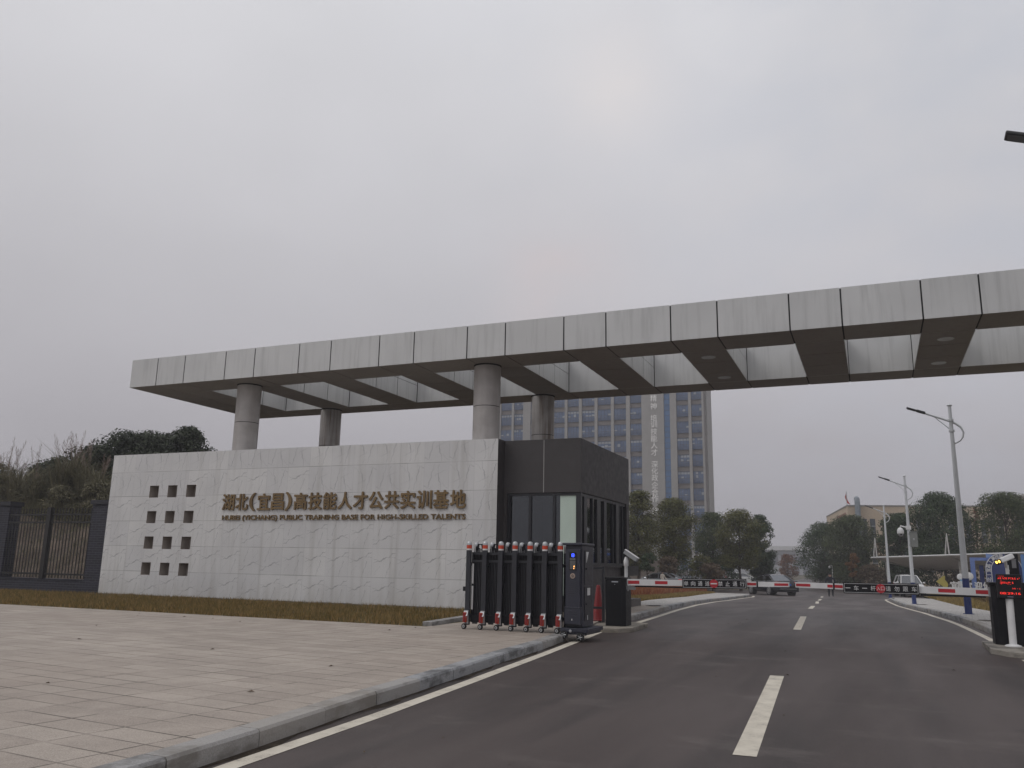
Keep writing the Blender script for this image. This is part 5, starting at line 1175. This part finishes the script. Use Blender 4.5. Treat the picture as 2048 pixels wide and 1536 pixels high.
# ------------------------------------------------------------------ tower
tw = thing('office_tower', 'pale stone office tower with blue grey window columns rising behind the booth', 'building', (-60, 205, -.9))
TX0, TX1, TY, TD, TZ1 = -91.4, -35.67, 200.0, 9.2, 52.5
STONE = panel_metal('tower_stone', (.335, .325, .315), .12); SPAN = paint('spandrel_brown', (.165, .148, .14), .6, .08, .4); TGL = paint('tower_glass', (.10, .145, .245), .25, .25, .5); TGB = paint('tower_glass_blue', (.08, .165, .32), .22, .2, .6); TLIT = paint('tower_blind', (.30, .325, .36), .5, .2, .5); TDK = paint('tower_mullion', (.08, .088, .11), .5)
b = MB(); b.box(TX0, TX1, TY, TY+TD, -.9, TZ1, 1); b.box(TX1+.001, TX1+.35, TY+2.2, TY+TD-.2, -.9, TZ1-.5, 0); b.build('wall', [STONE, SPAN, STONE], tw)
COLS = [(-38.56, -36.05), (-42.17, -39.24), (-53.75, -50.81), (-57.9, -54.75), (-62.17, -58.64), (-66.32, -62.92), (-70.2, -67.09), (-74.1, -70.93), (-77.3, -74.8), (-80.4, -77.9), (-85.13, -82.48), (-88.84, -85.74)]
b = MB(); edges = sorted(COLS+[(-45.24, -43.74)]); px_ = TX0
for a, c in edges+[(TX1, TX1)]:
    b.box(px_, a, TY-.55, TY-.001, -.9, TZ1+.3)
    px_ = c
b.box(TX1+.0, TX1+.02, TY-.55, TY-.001, -.9, TZ1+.3); b.build('pier', STONE, tw)
b = MB(); b.box(-45.24, -43.74, TY-.2, TY-.002, -.9, TZ1, 0)
for z in np.arange(0, TZ1, 1.35): b.box(-45.24, -43.74, TY-.26, TY-.2, z, z+.10, 1)
b.build('glass_strip', [TGB, TDK], tw)
rgw = random.Random(3); FT = [40.17-4.05*i for i in range(-3, 11)]
def tower_window(b, x0, x1, zt):
    b.box(x0+.02, x1-.02, TY-.20, TY-.003, zt-2.75, zt, 0); b.box(x0+.01, x1-.01, TY-.30, TY-.2, zt, zt+.14, 2); n = 4
    lit = rgw.random(); w = (x1-x0)/n; b.box(x0+.02, x1-.02, TY-.24, TY-.2, zt-1.62, zt-1.50, 2)
    for q in range(n):
        if q: b.box(x0+w*q-.035, x0+w*q+.035, TY-.25, TY-.2, zt-2.75, zt, 2)
        if lit > .42 and rgw.random() < .85: b.box(x0+w*q+.06, x0+w*(q+1)-.06, TY-.215, TY-.2, zt-.60, zt-.10, 1)
        if rgw.random() < .22: b.box(x0+w*q+.06, x0+w*(q+1)-.06, TY-.215, TY-.2, zt-1.48, zt-1.48+rgw.uniform(.2, .7), 1)
    b.box(x0+.02, x1-.02, TY-.22, TY-.2, zt-2.75, zt-1.9, 3)
WM = [TGL, TLIT, TDK, paint('tower_glass_deep', (.065, .095, .165), .3, .2, .5)]; rest = MB()
for ci, (x0, x1) in enumerate(COLS):
    for zt in FT:
        if 13 < zt < 42 and ci not in (8, 9): b = MB(); tower_window(b, x0, x1, zt); b.build('window', WM, tw)
        else: tower_window(rest, x0, x1, zt)
o = rest.build('window', WM, tw); o['kind'] = 'stuff'
b = MB()
for c, z in zip('精神培训技能人才深化政企合作推', (42.3, 40.32, 37.35, 35.78, 34.0, 32.3, 30.61, 28.85, 25.98, 24.34, 22.67, 20.94, 19.21, 17.66, 14.75)): b.text(c, (-47.72, TY-.60, z), (1, 0, 0), (0, 0, 1), 1.64, 1.64, .013, .08, 0, True)
b.build('slogan_lettering', paint('slogan_white', (.80, .79, .77), .5), tw)

# ------------------------------------------------------------------ beige building and others
def wall_frame(p, q):
    d = (Vector(q)-Vector(p)).normalized(); return d, Vector((d.y, -d.x, 0))
BEI = paint('beige_render', (.50, .41, .31), .8, .06, .15); PINK = paint('pinkish_render', (.42, .35, .32), .8, .06, .2)
bb = thing('beige_building', 'long beige flat roofed building behind the right hand trees', 'building', (10, 150, -.9))
P0, P1, P2 = Vector((-3.6, 146.7, 0)), Vector((62, 160.3, 0)), Vector((-8.24, 177, 0))
b = MB(); P3 = P2+(P1-P0); b.extr([(p.x, p.y, -.9) for p in (P0, P1, P3, P2)], (0, 0, 12.7), 0); b.build('wall', [BEI], bb)
b = MB(); d, n = wall_frame(P0, P1); b.extr([(p.x, p.y, 11.8) for p in (P0+n*.08-d*.08, P1+n*.08, P3, P2-d*.08)], (0, 0, .2)); b.build('parapet', paint('grey_coping', (.27, .26, .25), .6), bb)
WDK = paint('dark_pane', (.060, .072, .085), .3, .2)
for i in range(22):
    s = .8+i*1.25+(i//3)*.95
    if s > 44: break
    b = MB()
    for z0 in (6.2, 1.6):
        a = P0+d*s+n*.02; c = a+d*.78; b.extr([(a.x, a.y, z0), (c.x, c.y, z0), (c.x, c.y, z0+3.6), (a.x, a.y, z0+3.6)], n*.06, 0)
        for zz in (1.2, 2.4): b.extr([(a.x+n.x*.06, a.y+n.y*.06, z0+zz), (c.x+n.x*.06, c.y+n.y*.06, z0+zz), (c.x+n.x*.06, c.y+n.y*.06, z0+zz+.10), (a.x+n.x*.06, a.y+n.y*.06, z0+zz+.10)], n*.03, 1)
    b.build('window', [WDK, SILV], bb)
b = MB(); a = P0+d*1.45+n*.7; b.tube([(a.x, a.y, 2), (a.x, a.y, 12.4), (a.x-n.x*.1, a.y-n.y*.1, 12.85), (a.x-n.x*.4, a.y-n.y*.4, 13.0)], .42, 14); b.build('vent_pipe', paint('pipe_blue_grey', (.19, .22, .25), .45), bb, smooth=True)
d2, n2 = wall_frame(P2, P0); b = MB()
for i in range(8):
    a = P0-d2*(2.0+i*1.5)+n2*.03; b.extr([(a.x, a.y, 9.0), (a.x-d2.x*.5, a.y-d2.y*.5, 9.0), (a.x-d2.x*.5, a.y-d2.y*.5, 10.9), (a.x, a.y, 10.9)], n2*.08)
b.build('side_lettering', paint('faded_red_letter', (.30, .13, .11), .6), bb)
b = MB(); a = P0; b.tube([(a.x, a.y, 11.9), (a.x, a.y, 14.2)], .05, 6, 0); b.face([(a.x, a.y, 14.1), (a.x-.25, a.y, 13.2), (a.x+.05, a.y-.05, 12.3), (a.x+.5, a.y, 12.0), (a.x+.1, a.y+.05, 12.9)], 1); b.build('flag', [SILV, paint('flag_red', (.40, .05, .035), .8)], bb, recalc=False)
gb = thing('gabled_hall', 'pinkish hall with a low gabled roof at the right picture edge', 'building', (40, 190, -.9))
b = MB(); b.extr([(22.5, 188, -.9), (62, 188, -.9), (62, 188, 14.6), (42, 188, 20.5), (22.5, 188, 14.9)], (0, 18, 0)); b.build('wall', PINK, gb)
b = MB()
for (x0, z0), (x1, z1) in (((21.8, 14.75), (42, 20.75)), ((42, 20.75), (63, 14.3))): b.extr([(x0, 187.4, z0), (x1, 187.4, z1), (x1, 187.4, z1+.35), (x0, 187.4, z0+.35)], (0, 19, 0))
b.build('roof', paint('pale_roof', (.40, .37, .35), .6), gb)
for i in range(6):
    b = MB(); b.box(24.6+i*2.3, 26.4+i*2.3, 187.9, 187.99, 12.6, 14.5); b.build('window', WDK, gb)
fh = thing('far_hall', 'pale grey industrial hall closing the far end of the avenue', 'building', (-30, 450, -.9))
b = MB(); b.box(-75, 14, 430, 470, -.9, 10.6); b.build('wall', paint('hall_grey', (.36, .37, .39), .7, .06, .1), fh)
b = MB(); b.box(-76, 15, 428.5, 471, 10.6, 12.6); b.build('roof', paint('hall_white', (.55, .55, .56), .6, .05, .1), fh)
for x0, x1, z0, z1 in ((-46.5, -43.2, 3.8, 7.6), (-41.6, -38.4, .5, 6.2), (-36.8, -28.6, 4.6, 7.6), (-27, -20, 4.6, 7.6), (-54, -48, 3.8, 7.6), (-36.8, -33.6, -.5, 3.6), (-31.8, -28.6, -.5, 3.6)):
    b = MB(); b.box(x0, x1, 429.8, 429.99, z0, z1); b.build('window', paint('hall_window', (.10, .11, .13), .4), fh)
b = MB(); b.box(-75, 14, 429.3, 429.98, 8.6, 9.0); b.build('ledge', paint('hall_ledge', (.22, .23, .25), .6), fh)

# ------------------------------------------------------------------ carport
cp = thing('carport', 'long grey membrane carport with pointed masts behind the signs', 'carport', (6, 98, -.9))
CA, CB = Vector((-.41, 104, 3.09)), Vector((17.6, 83.5, 3.66)); dcp = (CB-CA); dl = dcp.normalized(); bk = Vector((-dl.y, dl.x, 0)).normalized()
if bk.y < 0: bk = -bk
b = MB(); N = 30
rows = []
for i in range(N+1):
    p = CA+dcp*(i/N); sag = .12*abs(math.sin(i/N*math.pi*3.6)); row = []
    for j in range(6):
        f = j/5; row.append((p.x+bk.x*6.5*f, p.y+bk.y*6.5*f, p.z-1.25*f**1.3-(sag*.5 if j in (0,) else 0)))
    rows.append(row)
for a, c in zip(rows, rows[1:]):
    for j in range(5): b.face([a[j], c[j], c[j+1], a[j+1]]); b.face([(q[0], q[1], q[2]-.05) for q in (a[j], a[j+1], c[j+1], c[j])])
b.build('membrane', leafy('membrane_grey', [(0, (.46, .43, .40)), (1, (.50, .47, .44))], .6, .45), cp, recalc=False, smooth=True, angle=60)
b = MB(); b.tube([tuple(CA), tuple(CA+dcp*.5), tuple(CB)], .07, 8); b.build('edge_tube', WHITE, cp, smooth=True)
for f, s in ((.03, 0), (.40, 0), (.905, 0)):
    p = CA+dcp*f; q = p+bk*1.6; b = MB(); z0 = gz(q.y)-.2
    b.tube([(q.x, q.y, z0), (q.x-bk.x*.3, q.y-bk.y*.3, p.z-.5)], [.14, .11], 10)
    b.tube([(q.x-bk.x*.3, q.y-bk.y*.3, p.z-.5), (p.x, p.y, p.z-.02)], .07, 8); b.tube([(q.x-bk.x*.3, q.y-bk.y*.3, p.z-.5), (p.x+bk.x*6, p.y+bk.y*6, p.z-1.25)], .07, 8)
    for e in (-.38, .12): b.tube([(p.x+dl.x*e, p.y+dl.y*e, p.z), (p.x, p.y, p.z+2.15)], [.075, .045], 8)
    b.build('mast', paint('mast_white', (.50, .49, .47), .45), cp, smooth=True)

# ------------------------------------------------------------------ welcome signs on the lawn
SY = 87.0
def lawnz(x, y): return lawn_h(x, y)-.03
wl = thing('letter_sign', 'row of white free standing letters on the lawn beside the nearest lamp', 'letter sign', (8, SY, lawnz(8, SY)))
b = None
SPX = [6.42, 6.98, 7.57, 8.35, 9.02]
for ch, x in zip('宜昌欢迎你', SPX):
    b = MB(); b.text(ch, (x-.31, SY, .16), (1, 0, 0), (0, 0, 1), .62, .68, .03, .22, 0); b.build('letter', WHITE, wl)
b = MB(); b.box(6.0, 9.5, SY-.2, SY+.25, lawnz(8, SY)-.1, .17); b.build('base', CONC, wl)
ar = thing('arrow_board', 'yellow arrow shaped board left of the white letters', 'sign', (5.45, SY, lawnz(5.45, SY)))
b = MB(); cx, cz = 5.55, .78; pts = [(-.58, .0), (.02, .50), (.16, .52), (.20, .42), (.16, .18), (.36, -.12), (.38, -.36), (.28, -.50), (.0, -.46)]
b.extr([(cx+x, SY-.06, cz+z) for x, z in pts], (0, .12, 0), 0, 1); b.build('board', [paint('mustard_yellow', (.40, .34, .08), .5), WHITE], ar)
b = MB(); b.tube([(5.55, SY, lawnz(5.5, SY)-.05), (5.55, SY, .4)], .05, 8); b.build('post', SILV, ar)
rb_ = thing('round_board', 'white rounded board behind the foot of the nearest lamp', 'sign', (7.3, SY+.8, lawnz(7.3, SY)))
b = MB(); b.ball((7.05, SY+.8, 1.22), (.30, .07, .30), 20); b.ball((7.75, SY+.8, 1.30), (.36, .07, .36), 20); b.ball((7.4, SY+.8, 1.15), (.45, .09, .40), 20); b.build('board', WHITE, rb_, smooth=True)
b = MB(); b.box(7.0, 7.45, SY+.74, SY+.86, .05, 1.05); b.build('foot', paint('pale_blue', (.22, .42, .60), .5), rb_)
bf = thing('photo_frame', 'light blue open frame standing left of the arch sign', 'frame', (9.0, SY+2, lawnz(9, SY)))
LB = paint('periwinkle_blue', (.13, .20, .46), .5); NB = paint('sign_navy', (.018, .032, .14), .5)
b = MB(); z0 = lawnz(9, SY)-.05; b.box(8.06, 8.43, SY+2, SY+2.3, z0, 3.0); b.box(8.43, 9.9, SY+2.002, SY+2.298, 2.72, 3.0); b.build('frame', LB, bf)
b = MB(); b.box(8.76, 9.12, SY+2.3, SY+2.4, z0, 2.30); b.build('panel', NB, bf)
asn = thing('arch_sign', 'navy arch sign with white characters round its rim behind the white camera', 'sign', (11.2, SY+1.2, lawnz(11, SY)))
AC = (10.62, 1.95); RO, RI = 1.46, 1.0; ya = SY+1.2
b = MB(); arc = [(AC[0]+RO*math.cos(a), ya, AC[1]+RO*math.sin(a)) for a in np.linspace(0, math.pi, 33)]
b.extr([(AC[0]+RO, ya, z0), ]+arc+[(AC[0]-RO, ya, z0)], (0, .25, 0)); b.build('board', NB, asn)
b = MB()
for r_ in (RO-.035, RI): b.tube([(AC[0]+r_, ya-.02, z0)]+[(AC[0]+r_*math.cos(a), ya-.02, AC[1]+r_*math.sin(a)) for a in np.linspace(0, math.pi, 33)]+[(AC[0]-r_, ya-.02, z0)], .028, 6)
b.build('rim_line', WHITE, asn)
b = MB(); rm = (RO+RI)/2
def along(s):                                    # position and tangent along the rim, from the lower left upwards
    if s < AC[1]-.35: return Vector((AC[0]-rm, ya-.012, .35+s)), Vector((0, 0, 1))
    a = math.pi-(s-(AC[1]-.35))/rm; return Vector((AC[0]+rm*math.cos(a), ya-.012, AC[1]+rm*math.sin(a))), Vector((math.sin(a), 0, -math.cos(a)))
for s, ch in zip((.35, .72, 1.12, 1.52, 1.90, 2.32, 2.72, 3.06, 3.40, 3.80), '湖北/宜昌/高技能/'):
    p, tn = along(s); up = Vector((-tn.z, 0, tn.x))
    if ch == '/': b.text('|', p, tn, up, .04, .34, .0, .02, 0, True)
    else: b.text(ch, p, tn, up, .33, .33, .02, .02, 0, True)
b.build('rim_lettering', WHITE, asn)
lp = thing('blue_panel', 'light blue slanted panel behind the arch sign', 'panel', (10.2, SY+2.6, z0))
b = MB(); b.extr([(9.55, SY+2.6, z0), (10.3, SY+2.6, z0), (10.3, SY+2.6, 3.2), (9.45, SY+2.6, 3.4)], (0, .15, 0)); b.build('board', paint('panel_light_blue', (.20, .30, .55), .5), lp)
lp = thing('blue_panel', 'tall blue panel at the right picture edge behind the black column', 'panel', (13.4, SY+.6, z0))
b = MB(); b.box(11.95, 13.8, SY+.6, SY+.75, z0, 3.3); b.build('board', paint('panel_cyan_blue', (.10, .22, .48), .4, .12, .8), lp)

# ------------------------------------------------------------------ haze
hzm = bpy.data.materials.new('haze_air'); hzm.use_nodes = True; t_ = hzm.node_tree; t_.nodes.clear()
ho = t_.nodes.new('ShaderNodeOutputMaterial'); hv = t_.nodes.new('ShaderNodeVolumePrincipled')
hv.inputs['Color'].default_value = (.90, .89, .93, 1); hv.inputs['Density'].default_value = .0009; hv.inputs['Anisotropy'].default_value = 0.0
t_.links.new(hv.outputs[0], ho.inputs['Volume'])
b = MB(); b.box(-640, 640, -100, 900, -3.0, 62); tag(b.build('haze', hzm), 'thin grey winter haze over the whole place', 'haze', kind='stuff')
